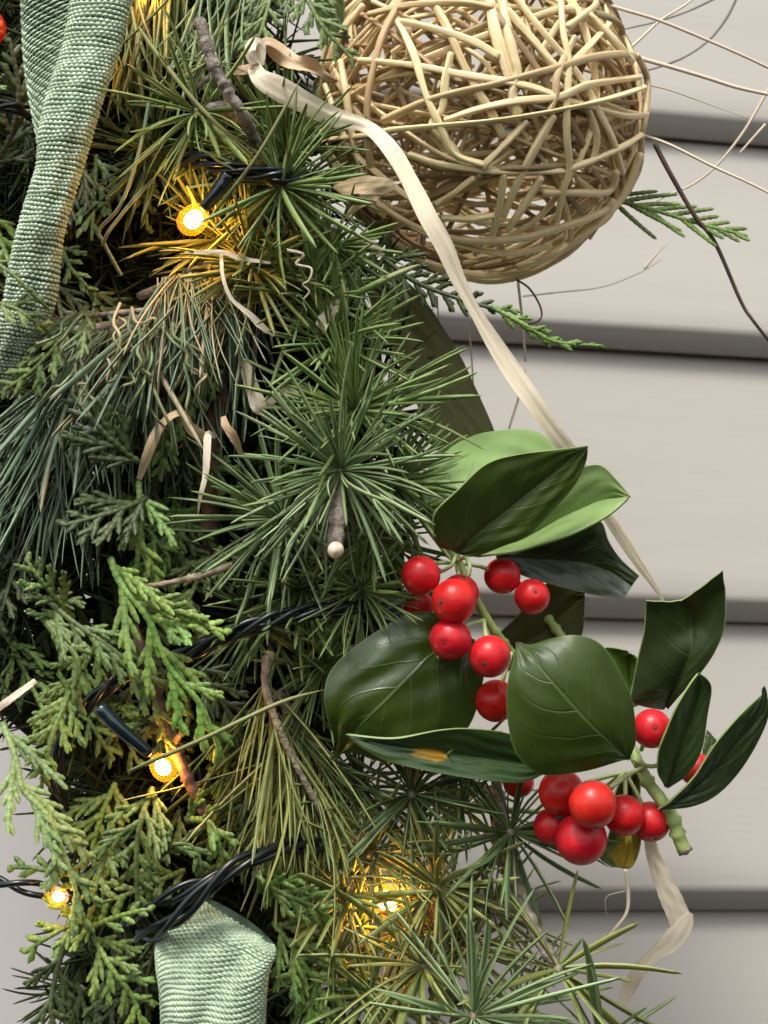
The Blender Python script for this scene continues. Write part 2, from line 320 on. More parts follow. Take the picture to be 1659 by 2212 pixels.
# white door trim at the left, proud of the siding
tr = thing('door_trim', 'smooth off-white trim board standing left of the garland beside the siding', 'trim', on_wall(0, 1900), kind='structure')
mb = MB(); xr = on_wall(330, 1900)[0]; y0 = WALLY - .045
for (xa, xb, yf) in ((xr-.055, xr, y0), (xr-.058-.11, xr-.058, y0+.012), (xr-.6, xr-.172, y0+.004)):
    b = .003
    sec = [(xb, WALLY), (xb, yf+b), (xb-b*.3, yf+b*.3), (xb-b, yf), (xa+b, yf), (xa+b*.3, yf+b*.3), (xa, yf+b), (xa, WALLY)]
    G = np.array([[(x, y, z) for x, y in sec] for z in np.linspace(.6, 2.7, 12)])
    mb = MB(); mb.grid(G); mb.build('trim_board', M['trim'], tr, smooth=False)

# ------------------------------------------------------------------ needles
def needle_shape(bend, twist, wid, seg=6):
    """unit needle along +Z, bowed toward +X, four sided with a blunt tip"""
    t = np.r_[np.linspace(0, .93, seg), 1.0]
    z = t; x = bend*t*t
    w = wid*np.array([.55, .85, 1, 1, .95, .72, .12][:seg+1])
    mb = MB(); a = np.array([0, .5, 1, 1.5])*math.pi
    G = np.zeros((seg+1, 4, 3))
    for i in range(seg+1):
        aa = a + twist*t[i]
        G[i, :, 0] = x[i] + w[i]*.62*np.cos(aa)*1.0; G[i, :, 1] = w[i]*np.sin(aa)*1.0; G[i, :, 2] = z[i]
    return G
SHAPES = [needle_shape(b, tw, .0245) for b, tw in ((0.02, 0), (.06, .4), (.11, -.5), (.16, .3), (.22, 0), (-.05, .8), (.27, .6), (.08, 1.2), (.36, .2), (.14, 0))]
LSHAPES = [needle_shape(b, tw, .0130) for b, tw in ((.04, 0), (.12, .4), (.22, -.5), (.32, .3), (.42, 0), (-.08, .8), (.16, .6))]
_nm = {}
def needle_mesh(i, long, mk):
    key = (i, long, mk)
    if key not in _nm:
        mb = MB(); mb.grid((LSHAPES if long else SHAPES)[i], True); _nm[key] = mb.mesh('needle', M[mk])
    return _nm[key]
def orient(d, roll=None, sag=None):
    d = d/np.linalg.norm(d)
    ref = np.array((0, 0, -1.0)) if sag is None else sag
    x = ref - d*(ref @ d); l = np.linalg.norm(x)
    x = RT if l < 1e-4 else x/l
    if roll is not None:
        y = np.cross(d, x); x = x*math.cos(roll) + y*math.sin(roll)
    y = np.cross(d, x); return np.stack([x, y, d], 1)
def cone_dirs(axis, n, c0, c1, bias=1.0):
    axis = axis/np.linalg.norm(axis); B = orient(axis)
    out = []; g = 2.39996
    for i in range(n):
        t = (i+.5)/n; th = R_(c0 + (c1-c0)*t**bias + random.gauss(0, 9)); ph = i*g + .35*math.sin(i*.9) + random.gauss(0, .35)
        out.append(B @ np.array([math.sin(th)*math.cos(ph), math.sin(th)*math.sin(ph), math.cos(th)]))
    return out
def needle_items(hub, dirs, L, jit=.24, hubr=.0008, long=False, wide=1.0, sagroll=1.2):
    items = []; sh = LSHAPES if long else SHAPES
    for d in dirs:
        l = L*random.uniform(1-jit*1.4, 1+jit); i = random.randrange(len(sh))
        Q = orient(d, random.gauss(0, sagroll))
        w = wide*random.uniform(.85, 1.15)
        S = np.diag([l*w, l*w, l]) if not long else np.diag([l, l*w, l])
        items.append((np.asarray(hub) + d*hubr*random.uniform(.3, 1.6), Q, l, w, i))
    return items
def put_needles(root, items, mk, long=False, single=True, name='needle'):
    o_ = np.array(root.location)
    if single:
        for (p, Q, l, w, i) in items:
            ob = bpy.data.objects.new('needle', needle_mesh(i, long, mk)); scene.collection.objects.link(ob)
            A = Matrix(Q.tolist()).to_4x4() @ Matrix.Diagonal((l, l*w, l, 1)); A.translation = Vector((p-o_).tolist())
            ob.parent = root; ob.matrix_basis = A
    else:
        mb = MB(); sh = LSHAPES if long else SHAPES
        for (p, Q, l, w, i) in items:
            mb.grid(p + (sh[i]*np.array([l, l*w, l])) @ Q.T, True)
        mb.build('needles', M[mk], root, kind='stuff')
def stem_tube(mb, pts, r0, r1, knobs=.18, sides=7, n=None, mat=0):
    n = n or max(8, int(len(pts)*6)); q = spline(pts, n); r = np.linspace(r0, r1, n)*(1 + knobs*rng.standard_normal(n)*.6)
    for _ in range(max(1, n//9)):
        j = rng.integers(1, n-1); r[j] *= 1.35
    mb.tube(q, r, sides, mat=mat)
def tuft(label, hub, axis, n, L, c=(20, 100), mk='n_green', stem=None, sr=(.0011, .0009), single=True, bias=.8, stem_m='bark', name='fir_sprig', bud=True, wide=1.0, extra=None, group=None, cut=None):
    """a whorl of needles round the end of a twig. hub/stem points in photo units + mm"""
    h = P(*hub); root = thing(name, label, 'fir sprig', h, group)
    if stem is None: stem = [hub, (hub[0]-axis[0]*70, hub[1]+axis[1]*70, hub[2]-14), (hub[0]-axis[0]*110+random.uniform(-20, 20), hub[1]+axis[1]*110, hub[2]-34)]
    mb = MB(); stem_tube(mb, pp(stem), sr[1], sr[0]); mb.build('stem', M[stem_m], root)
    if bud:
        mb = MB(); mb.sphere(h + V(*axis)*.0003, .0011, axis=V(*axis), nu=8, nv=8, prof=lambda t: 1+.25*np.cos(t)); mb.build('bud', M['bark_tan'], root)
    if cut:
        mb = MB(); q = P(*cut); mb.sphere(q, PX(17), axis=V(0, -.2, 1), nu=8, nv=14, prof=lambda t: np.where(t < 1.2, .95, 1)); mb.build('cut_end', M['cutwood'], root)
    ax = V(*axis)
    it = needle_items(h, cone_dirs(ax, n, c[0], c[1], bias), PX(L, hub[2]), wide=wide)
    if single and n <= 300: put_needles(root, it, mk)
    else: put_needles(root, it, mk, single=False)
    if extra:   # further whorls lower on the same twig, joined
        for (hx, ax2, n2, L2, c2, mk2) in extra:
            put_needles(root, needle_items(P(*hx), cone_dirs(V(*ax2), n2, *c2), PX(L2)), mk2, single=False)
    return root

# middle of the garland: round whorls seen end on
tuft('largest round whorl of green needles above the pale cut twig end', (737, 1018, 14), (0, .05, 1), 130, 225, (22, 106), 'n_blue', wide=.85, stem=[(737, 1022, 13), (731, 1090, 18), (724, 1178, 23)], sr=(.0020, .0014), cut=(725, 1188, 25))
tuft('upright whorl of needles just above the largest whorl', (765, 885, 4), (.05, .55, .85), 95, 225, (15, 92), 'n_green', wide=.85)
tuft('whorl of short green needles under the pale cut twig end', (778, 1275, 2), (-.05, -.35, .9), 80, 150, (18, 100), 'n_green')
tuft('whorl with needles pointing left beside the red-brown branch', (610, 1120, 0), (-.75, -.1, .65), 85, 215, (10, 95), 'n_blue', wide=.85)
tuft('whorl with needles pointing right onto the pale holly leaf', (850, 1040, -4), (.75, .15, .65), 70, 190, (12, 85), 'n_green')
tuft('fan of needles below the cream raffia loops', (720, 745, -2), (.05, .7, .7), 80, 190, (10, 90), 'n_green', wide=.85)
tuft('loose fan of needles left of the dark olive leaf', (660, 640, -4), (.15, .6, .75), 80, 190, (12, 92), 'n_green', wide=.85)
tuft('needle whorl left of the upper holly stem', (800, 1160, -6), (.5, -.3, .7), 70, 170, (20, 95), 'n_green')
tuft('needle whorl over the dark cable in the middle', (650, 1270, -6), (-.2, -.3, .9), 70, 185, (15, 95), 'n_green')
tuft('needle whorl behind the left edge of the veined holly leaf', (700, 1440, -10), (.1, -.2, .9), 70, 170, (15, 100), 'n_green')
tuft('drooping needle whorl above the peeling brown twig', (560, 1330, -10), (-.1, -.6, .7), 60, 170, (15, 85), 'n_dark')
# upper part
tuft('whorl of needles crossing the twisted dark cables at top', (607, 402, 9), (0, -.05, 1), 62, 190, (35, 102), 'n_green')
tuft('whorl of needles on the bent grey twig near the top', (428, 243, 8), (-.5, -.25, .8), 52, 190, (20, 95), 'n_green', stem=[(428, 243, 8), (480, 238, 4), (545, 275, -2)], sr=(.0020, .0015))
tuft('small yellowish whorl round the top grey twig', (452, 132, 9), (.1, 0, 1), 20, 88, (60, 98), 'n_olive')
tuft('whorl of needles under the tan raffia band', (715, 530, -4), (-.1, -.35, .8), 70, 150, (15, 95), 'n_green')
tuft('whorl of yellow-lit needles below the brightest bulb', (545, 575, 0), (-.1, .1, .9), 80, 175, (20, 100), 'n_olive')
tuft('upright fan of needles behind the cream ribbon end', (615, 330, -8), (.0, .7, .6), 70, 180, (8, 70), 'n_green')
tuft('spread of needles left of the brightest bulb', (470, 520, -9), (-.4, .1, .8), 70, 170, (15, 95), 'n_olive')
tuft('fan of dark needles between sage ribbon and grey twig', (330, 330, -12), (-.1, -.4, .8), 60, 170, (10, 90), 'n_dark')
tuft('whorl of needles tucked right of the cables', (640, 400, -8), (.0, .1, .8), 65, 150, (15, 98), 'n_green')
tuft('downward fan of needles left of the yellow-lit whorl', (545, 430, -14), (-.3, -.7, .6), 60, 170, (10, 80), 'n_dark')
tuft('dense needle fan right of the ribbon under the grey twig', (520, 330, -10), (-.1, -.7, .6), 70, 190, (8, 75), 'n_green')
# lower right, sparse over the wall
tuft('dark spidery whorl under the spotted holly leaf', (890, 1715, -2), (0, 0, 1), 52, 170, (45, 105), 'n_dark', wide=1.2, stem=[(890, 1715, -2), (885, 1640, -14), (860, 1540, -28)])
tuft('open whorl against the wall left of the lower berries', (1103, 1797, -2), (.1, 0, 1), 50, 200, (40, 105), 'n_dark', wide=1.2, stem=[(1103, 1797, -2), (1085, 1880, -10), (1060, 1700, -20)])
tuft('yellow-lit whorl right of the lowest bright bulb', (945, 1915, 0), (0, .1, 1), 56, 180, (35, 105), 'n_olive', wide=1.4, stem=[(945, 1915, 0), (940, 2000, -8), (980, 2150, -16)])
tuft('sparse whorl of thick needles with a shiny brown bud', (1205, 2093, 10), (.15, .1, .95), 17, 215, (50, 98), 'n_olive', wide=1.5, stem=[(1205, 2093, 9), (1165, 2030, 2), (1110, 1900, -4), (1090, 1780, -12)], sr=(.0020, .0013))
tuft('large pale blue-green whorl at the bottom edge', (1022, 2196, 20), (0, .15, 1), 58, 265, (38, 100), 'n_blue', wide=.95, stem=[(1022, 2196, 19), (1030, 2290, 8)])
tuft('whorl pointing left over the sage mesh at bottom', (915, 2088, 6), (-.6, .05, .8), 30, 225, (15, 85), 'n_olive', wide=1.3)
tuft('whorl of needles between two yellow-lit twigs', (800, 1840, -8), (-.1, 0, .9), 52, 175, (25, 100), 'n_olive', wide=1.12)
tuft('thin whorl on the twig right of the yellow glow', (1062, 1965, -8), (.2, -.1, .9), 30, 165, (35, 105), 'n_olive', wide=1.12)
tuft('upright fan of dark needles at the bottom right', (1300, 2262, 10), (.15, .55, .8), 22, 235, (15, 85), 'n_dark', wide=1.3)
tuft('needle whorl above the yellow-lit twig in shade', (780, 1700, -12), (0, -.2, .9), 60, 165, (20, 100), 'n_dark')
tuft('needle whorl hanging under the spotted leaf in shade', (1000, 1745, -12), (.1, -.3, .9), 40, 170, (30, 105), 'n_green', wide=1.3)
tuft('needle whorl low against the wall behind the bulb', (880, 2010, -14), (.1, -.1, .9), 50, 190, (25, 105), 'n_olive', wide=1.12)
tuft('dark whorl at the bottom left of the pale one', (800, 2150, -4), (-.2, .1, .9), 44, 190, (25, 100), 'n_green', wide=1.3)
tuft('low whorl behind the pale one on the right', (1120, 2180, -4), (.3, 0, .9), 34, 185, (30, 105), 'n_green', wide=1.12)
tuft('bright whorl left of the lowest bright bulb', (745, 1935, -4), (-.2, .1, .9), 40, 165, (25, 100), 'n_olive', wide=1.3)
tuft('whorl of needles between the glow and the twig on the right', (1000, 2050, -10), (.1, 0, .9), 42, 180, (30, 105), 'n_olive', wide=1.12)
tuft('whorl behind the spidery one under the spotted leaf', (980, 1660, -18), (0, -.1, .9), 40, 170, (30, 105), 'n_olive', wide=1.3)
tuft('whorl low between the sage ribbon and the grey twig', (720, 2080, -8), (-.1, 0, .9), 40, 180, (25, 100), 'n_green', wide=1.3)

# ------------------------------------------------------------------ long drooping needles
def brush(label, bases, n, L, d0, spread, mk, stem, sr=(.0016, .0010), single=True, tint=None, name='pine_branch', smat='bark', jit=.3, cat='pine branch'):
    root = thing(name, label, cat, P(*bases[0]))
    mb = MB(); stem_tube(mb, pp(stem), sr[0], sr[1]); mb.build('stem', M[smat], root)
    B = spline(pp(bases), 40); items = {}
    for i in range(n):
        b = B[rng.integers(0, 40)] + RT*random.gauss(0, .0006)
        t = random.random()
        d = V(d0[0] + random.gauss(0, spread[0]), d0[1] + random.gauss(0, spread[1]), d0[2] + random.gauss(0, spread[2]))
        k = mk if (tint is None or random.random() > tint[1]) else tint[0]
        l = PX(L)*random.uniform(1-jit, 1+jit*.4); Q = orient(d, random.gauss(0, .9))
        items.setdefault(k, []).append((b, Q, l, random.uniform(.9, 1.35), rng.integers(0, len(LSHAPES))))
    tot = 0
    for k, it in items.items():
        a = it[:max(0, 290-tot)]; tot += len(a)
        put_needles(root, a, k, long=True, single=single)
        if it[len(a):]: put_needles(root, it[len(a):], k, long=True, single=False)
    return root
brush('pine branch with long blue-green needles hanging down on the left', [(395, 640, -2), (300, 690, -4), (170, 730, -4)], 125, 340, (-.45, -1, .28), (.42, .3, .25), 'n_long', [(420, 620, -4), (300, 690, -8), (120, 720, -12), (-60, 735, -14)], tint=('n_dry_lit', .06), jit=.5)
brush('pine branch whose yellow-lit needles hang under the brightest bulb', [(350, 600, 2), (430, 590, 2), (500, 620, 0)], 95, 250, (-.08, -1, .34), (.40, .22, .2), 'n_long', [(500, 560, -4), (400, 600, -4), (300, 640, -8)], tint=('n_dry_lit', .38))  # tan needles mixed in put the bulb's yellow light into the colour
brush('pine branch with dark needles at the left edge', [(60, 850, -12), (120, 900, -12), (200, 960, -14)], 110, 330, (-.5, -1, .2), (.4, .3, .2), 'n_long', [(260, 900, -16), (100, 860, -18), (-60, 830, -20)])
brush('pine branch with needles hanging behind the yellow-lit ones', [(560, 620, -8), (480, 700, -10), (330, 760, -12)], 70, 330, (-.15, -1, .12), (.25, .15, .12), 'n_long', [(560, 620, -12), (400, 700, -14), (300, 800, -18)])
brush('peeling brown twig with long straight needles hanging beside it', [(578, 1450, -2), (592, 1530, -2), (625, 1620, -2), (680, 1700, -4)], 85, 340, (-.15, -1, .14), (.42, .35, .2), 'n_olive', [(585, 1410, 2), (572, 1470, 3), (590, 1540, 3), (625, 1625, 2), (680, 1730, 0), (730, 1825, -4)], sr=(.0010, .0007), smat='bark_tan')
brush('pine twig with needles spreading right of the peeling twig', [(600, 1530, -6), (660, 1600, -8), (740, 1650, -10)], 70, 300, (.3, -1, .12), (.5, .35, .2), 'n_olive', [(600, 1500, -8), (700, 1640, -12), (800, 1760, -18)], tint=('n_green', .5))
brush('long pale needles hanging from the top edge beside the grey twig', [(420, -60, -2), (560, -70, -2), (640, -80, -4)], 30, 330, (-.35, -1, .10), (.22, .1, .1), 'n_blue', [(380, -90, -10), (700, -90, -10)], single=True)
brush('golden-lit needles right of the sage ribbon at the top edge', [(250, -120, -14), (330, -110, -14), (400, -90, -16)], 90, 360, (-.12, -1, .05), (.18, .1, .1), 'n_olive', [(200, -130, -18), (420, -110, -18)])
brush('thin pine twig crossing the left edge at mid height', [(200, 700, 4), (100, 705, 4), (30, 715, 4)], 14, 190, (-.9, .25, .2), (.35, .35, .2), 'n_olive', [(420, 660, 0), (270, 675, 4), (120, 690, 6), (-30, 712, 6)], sr=(.0007, .0006))
cr_ = thing('pine_branch', 'loose curly pale needles lying over the long hanging ones', 'pine branch', P(250, 720, 4))
for i in range(26):
    x, y = random.uniform(140, 420), random.uniform(660, 800); a = random.uniform(-2.4, -.7); l = random.uniform(90, 190); pts = []
    for t in np.linspace(0, 1, 6): pts.append((x + math.cos(a)*l*t + random.gauss(0, 9), y - math.sin(a)*l*t + random.gauss(0, 9), 6 + 5*math.sin(t*3) + random.uniform(0, 2)))
    mb = MB(); mb.tube(spline(pp(pts), 22), PX(3.6)*np.r_[np.ones(18), .9, .8, .6, .3], 5, flat=.6); mb.build('needle', M[random.choice(['n_long', 'n_long', 'n_dry_lit', 'n_blue'])], cr_)
# single long needles lying over everything
for label, pts, r, mk in (
    ('long dark needle crossing the cream raffia end', [(455, 470, 14), (560, 330, 18), (650, 170, 20)], .00042, 'n_dark'),
    ('short dark needle standing across the cream raffia', [(612, 390, 14), (630, 300, 18), (642, 185, 20)], .00040, 'n_dark'),
    ('long green needle lying over the bulb socket at lower left', [(280, 1665, 12), (430, 1600, 16), (600, 1520, 14), (700, 1490, 10)], .00050, 'n_green'),
    ('bright green needle arching from ribbon to cables', [(300, 60, 10), (350, 130, 14), (440, 240, 16), (560, 350, 14)], .00050, 'n_olive'),
    ('stout green needle pointing right under the vine ball', [(740, 650, 4), (830, 605, 8), (905, 572, 8)], .00075, 'n_green')):
    mb = MB(); q = spline(pp(pts), 18); w = r*np.r_[.5, .8, np.ones(12), .9, .75, .5, .2]
    mb.tube(q, w, 5, flat=.6); solo(mb, 'needle', M[mk], label, 'needle', P(*pts[0]))
for label, pts in (('bent blue-green blade looping left of the brightest bulb', [(322, 220, 4), (300, 330, 8), (262, 440, 8), (215, 495, 6), (222, 520, 6), (262, 595, 4)]),
                   ('second bent blade inside the looping one', [(330, 390, 4), (290, 430, 8), (250, 480, 8), (232, 505, 8), (222, 530, 6)])):
    mb = MB(); q = spline(pp(pts), 40); mb.tube(q, PX(4.2), 5, flat=.5); solo(mb, 'needle', M['n_long'], label, 'needle', P(*pts[0]))

# ------------------------------------------------------------------ cedar sprays
def chain(mb, pts, w, flat=.26, up=None, tip=True, taper=.32):
    """overlapping scale leaves along a line: one flat saw-edged cord that narrows to a point"""
    pts = np.asarray(pts); L = np.linalg.norm(np.diff(pts, axis=0), axis=1).sum(); n = max(2, int(L/(w*.95)))
    q = spline(pts, n*3+1); i = np.arange(n*3+1); r = w*.5*np.array([.86, .98, 1.07])[i % 3]
    r = r*(1 - taper*(i/(n*3))**1.6)
    if tip: r[-1] *= .12; r[-2] *= .78
    r = r*(1 + rng.standard_normal(len(r))*.05)
    mb.tube(q, r, 6, flat=flat, up=up, caps=False, uvlen=n)
def side_chain(mb, a, d, sidev, L, w, nrm, sub=True, curve=.25, depth=0):
    """one flat branchlet: curving cord with pointed lobes crowded on both sides, longest near its base"""
    n = 6; t = np.linspace(0, 1, n)[:, None]
    bendv = random.uniform(-.16, .12)
    pts = a + d*L*t + sidev*L*curve*(t**2) + nrm*L*bendv*t*t
    chain(mb, pts, w, up=nrm)
    if sub and L > w*2.0:
        m = int(L/(w*.95)); s = 1
        for j in range(1, m):
            u = j/m
            if u > .88: break
            p = pts[0] + d*L*u + sidev*L*curve*u*u + nrm*L*bendv*u*u
            T = d + sidev*2*curve*u; T = T/np.linalg.norm(T); S = np.cross(nrm, T)*s; s = -s
            dd = T*.86 + S*.52 + nrm*random.uniform(-.12, .12); dd /= np.linalg.norm(dd)
            ll = min(L*.5, w*random.uniform(1.9, 3.6))*(1.05-.75*u)
            pl = p + np.linspace(0, 1, 4)[:, None]*dd*ll + (np.linspace(0, 1, 4)[:, None]**2)*T*ll*.22
            chain(mb, pl, w*.92, up=nrm)
def spray_parts(axis_pts, w, lat, spacing, nrm, ang=48, profile=None, skip=0.0, jitter=.2, both=True, subs=True):
    """returns (stem MB, [branchlet MBs])"""
    A = spline(axis_pts, 60); Lt = np.linalg.norm(np.diff(A, axis=0), axis=1).sum()
    st = MB(); chain(st, A, w*.82, flat=.5, up=nrm)
    n = max(2, int(Lt/spacing)); out = []; s = 1
    for j in range(n):
        u = (j+.6)/n
        if random.random() < skip or u > .97: s = -s; continue
        i = int(u*59); T = A[min(i+1, 59)] - A[max(i-1, 0)]; T /= np.linalg.norm(T)
        S = np.cross(nrm, T); S /= np.linalg.norm(S); S *= s; s = -s
        th = R_(ang + random.uniform(-9, 9)); d = T*math.cos(th) + S*math.sin(th)
        f = (profile(u) if profile else (1-u)**.7*.9+.14)*random.uniform(1-jitter, 1+jitter)
        mb = MB(); side_chain(mb, A[i], d, T*.8, lat*f, w*.92, nrm, sub=subs); out.append(mb)
    return st, out
def spray(label, axis, mk, w=17, lat=110, spacing=27, nrm=None, ang=45, group=None, skip=.05, profile=None, name='cedar_spray', merge=False, subs=True, cat='cedar sprig'):
    A = pp(axis); w *= .98; lat *= 1.05; spacing *= .80; nrm = V(*(nrm or (random.uniform(-.35, .35), random.uniform(-.1, .5), 1)))
    root = thing(name, label, cat, A[0], group)
    st, br = spray_parts(A, PX(w), PX(lat), PX(spacing), nrm, ang, profile, skip, subs=subs)
    st.build('stem', M[mk], root)
    for b in br: b.build('branchlet', M[mk], root)
    return root
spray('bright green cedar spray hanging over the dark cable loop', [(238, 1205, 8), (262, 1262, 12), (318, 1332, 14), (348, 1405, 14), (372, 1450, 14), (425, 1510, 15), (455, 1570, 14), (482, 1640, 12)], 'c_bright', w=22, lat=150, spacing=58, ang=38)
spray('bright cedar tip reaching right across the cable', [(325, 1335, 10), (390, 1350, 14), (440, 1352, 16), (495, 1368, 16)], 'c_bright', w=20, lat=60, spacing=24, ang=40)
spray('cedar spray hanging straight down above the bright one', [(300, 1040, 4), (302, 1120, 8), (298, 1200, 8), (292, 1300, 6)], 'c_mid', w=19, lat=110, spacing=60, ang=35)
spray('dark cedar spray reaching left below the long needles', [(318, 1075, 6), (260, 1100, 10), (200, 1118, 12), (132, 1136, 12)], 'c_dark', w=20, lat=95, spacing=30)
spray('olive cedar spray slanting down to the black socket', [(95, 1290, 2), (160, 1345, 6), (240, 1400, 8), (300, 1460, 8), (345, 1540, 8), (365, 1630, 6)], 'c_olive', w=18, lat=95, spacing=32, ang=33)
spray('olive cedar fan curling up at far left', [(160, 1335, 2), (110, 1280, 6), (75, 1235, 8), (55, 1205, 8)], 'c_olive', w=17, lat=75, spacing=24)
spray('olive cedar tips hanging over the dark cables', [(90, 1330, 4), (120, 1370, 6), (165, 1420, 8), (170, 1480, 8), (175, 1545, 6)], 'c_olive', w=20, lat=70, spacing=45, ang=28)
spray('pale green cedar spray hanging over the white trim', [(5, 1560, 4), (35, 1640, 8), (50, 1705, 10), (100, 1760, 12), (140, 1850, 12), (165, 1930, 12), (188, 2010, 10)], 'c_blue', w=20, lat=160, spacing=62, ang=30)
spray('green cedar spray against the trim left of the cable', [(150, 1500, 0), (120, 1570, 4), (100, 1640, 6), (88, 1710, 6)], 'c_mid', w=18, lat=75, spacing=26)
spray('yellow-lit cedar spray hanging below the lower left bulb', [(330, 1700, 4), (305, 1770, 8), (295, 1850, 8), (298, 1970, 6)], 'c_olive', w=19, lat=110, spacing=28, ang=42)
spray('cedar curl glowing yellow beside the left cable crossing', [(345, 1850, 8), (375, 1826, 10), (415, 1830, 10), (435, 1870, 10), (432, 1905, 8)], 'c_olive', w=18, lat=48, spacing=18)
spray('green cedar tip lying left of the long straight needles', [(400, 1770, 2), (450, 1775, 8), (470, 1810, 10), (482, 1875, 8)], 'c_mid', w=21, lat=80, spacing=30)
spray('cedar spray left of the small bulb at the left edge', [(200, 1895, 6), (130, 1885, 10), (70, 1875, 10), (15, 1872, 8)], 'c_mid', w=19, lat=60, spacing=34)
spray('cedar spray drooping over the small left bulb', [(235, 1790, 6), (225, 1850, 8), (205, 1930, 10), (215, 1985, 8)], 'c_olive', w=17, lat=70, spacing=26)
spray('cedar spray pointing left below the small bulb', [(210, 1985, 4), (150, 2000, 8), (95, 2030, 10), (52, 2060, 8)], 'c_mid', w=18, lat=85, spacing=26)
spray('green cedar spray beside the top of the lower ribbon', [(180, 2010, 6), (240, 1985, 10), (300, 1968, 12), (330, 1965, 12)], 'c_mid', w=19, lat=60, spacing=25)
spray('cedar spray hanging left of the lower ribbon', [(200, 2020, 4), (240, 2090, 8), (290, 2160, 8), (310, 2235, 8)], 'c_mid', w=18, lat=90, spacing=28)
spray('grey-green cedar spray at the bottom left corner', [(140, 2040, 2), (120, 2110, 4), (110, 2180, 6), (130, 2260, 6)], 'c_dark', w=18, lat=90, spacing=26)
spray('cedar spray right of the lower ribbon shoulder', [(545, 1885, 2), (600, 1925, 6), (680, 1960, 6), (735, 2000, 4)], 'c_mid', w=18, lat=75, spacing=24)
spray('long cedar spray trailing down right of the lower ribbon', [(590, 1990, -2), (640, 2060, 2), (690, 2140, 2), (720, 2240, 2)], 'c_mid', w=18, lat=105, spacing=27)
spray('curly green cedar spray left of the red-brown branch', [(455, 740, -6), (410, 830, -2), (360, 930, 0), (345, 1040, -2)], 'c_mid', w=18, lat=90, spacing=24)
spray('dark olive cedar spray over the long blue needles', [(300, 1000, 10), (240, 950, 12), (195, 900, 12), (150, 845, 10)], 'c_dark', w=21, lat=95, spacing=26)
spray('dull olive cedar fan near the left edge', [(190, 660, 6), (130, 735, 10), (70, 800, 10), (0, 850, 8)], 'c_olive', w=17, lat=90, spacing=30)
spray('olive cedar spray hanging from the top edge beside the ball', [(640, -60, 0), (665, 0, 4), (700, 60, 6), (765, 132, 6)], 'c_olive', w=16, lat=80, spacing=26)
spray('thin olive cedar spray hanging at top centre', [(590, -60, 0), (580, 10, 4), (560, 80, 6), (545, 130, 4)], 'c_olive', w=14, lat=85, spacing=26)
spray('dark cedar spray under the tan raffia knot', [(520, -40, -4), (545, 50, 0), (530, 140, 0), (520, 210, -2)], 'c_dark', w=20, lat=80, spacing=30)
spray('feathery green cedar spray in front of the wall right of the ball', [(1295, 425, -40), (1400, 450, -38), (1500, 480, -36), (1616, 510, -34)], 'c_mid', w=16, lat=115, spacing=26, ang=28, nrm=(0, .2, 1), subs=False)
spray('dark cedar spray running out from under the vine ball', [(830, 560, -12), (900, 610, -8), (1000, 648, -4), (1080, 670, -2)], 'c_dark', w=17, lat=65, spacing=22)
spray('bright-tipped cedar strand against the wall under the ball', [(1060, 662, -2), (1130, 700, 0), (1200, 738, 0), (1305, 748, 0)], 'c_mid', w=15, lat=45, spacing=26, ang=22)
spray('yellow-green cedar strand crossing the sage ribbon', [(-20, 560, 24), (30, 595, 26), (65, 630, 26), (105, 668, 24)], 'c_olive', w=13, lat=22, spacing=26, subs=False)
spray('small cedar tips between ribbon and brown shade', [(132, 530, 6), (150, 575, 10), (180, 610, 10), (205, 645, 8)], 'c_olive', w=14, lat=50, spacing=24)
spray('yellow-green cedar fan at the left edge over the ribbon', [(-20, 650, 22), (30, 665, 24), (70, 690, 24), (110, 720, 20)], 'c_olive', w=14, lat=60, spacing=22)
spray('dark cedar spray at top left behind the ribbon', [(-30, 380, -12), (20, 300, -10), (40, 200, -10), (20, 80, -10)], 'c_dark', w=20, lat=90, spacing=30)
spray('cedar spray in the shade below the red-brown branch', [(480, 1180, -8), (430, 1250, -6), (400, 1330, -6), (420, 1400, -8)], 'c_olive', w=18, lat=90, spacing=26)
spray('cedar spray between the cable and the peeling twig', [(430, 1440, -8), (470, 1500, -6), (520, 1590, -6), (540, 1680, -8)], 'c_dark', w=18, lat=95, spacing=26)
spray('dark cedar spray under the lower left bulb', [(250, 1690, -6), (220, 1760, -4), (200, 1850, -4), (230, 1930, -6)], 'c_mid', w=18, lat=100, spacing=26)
spray('cedar spray above the lower ribbon in shade', [(400, 1880, -6), (350, 1900, -2), (280, 1930, 0), (220, 1950, 0)], 'c_olive', w=18, lat=80, spacing=26)

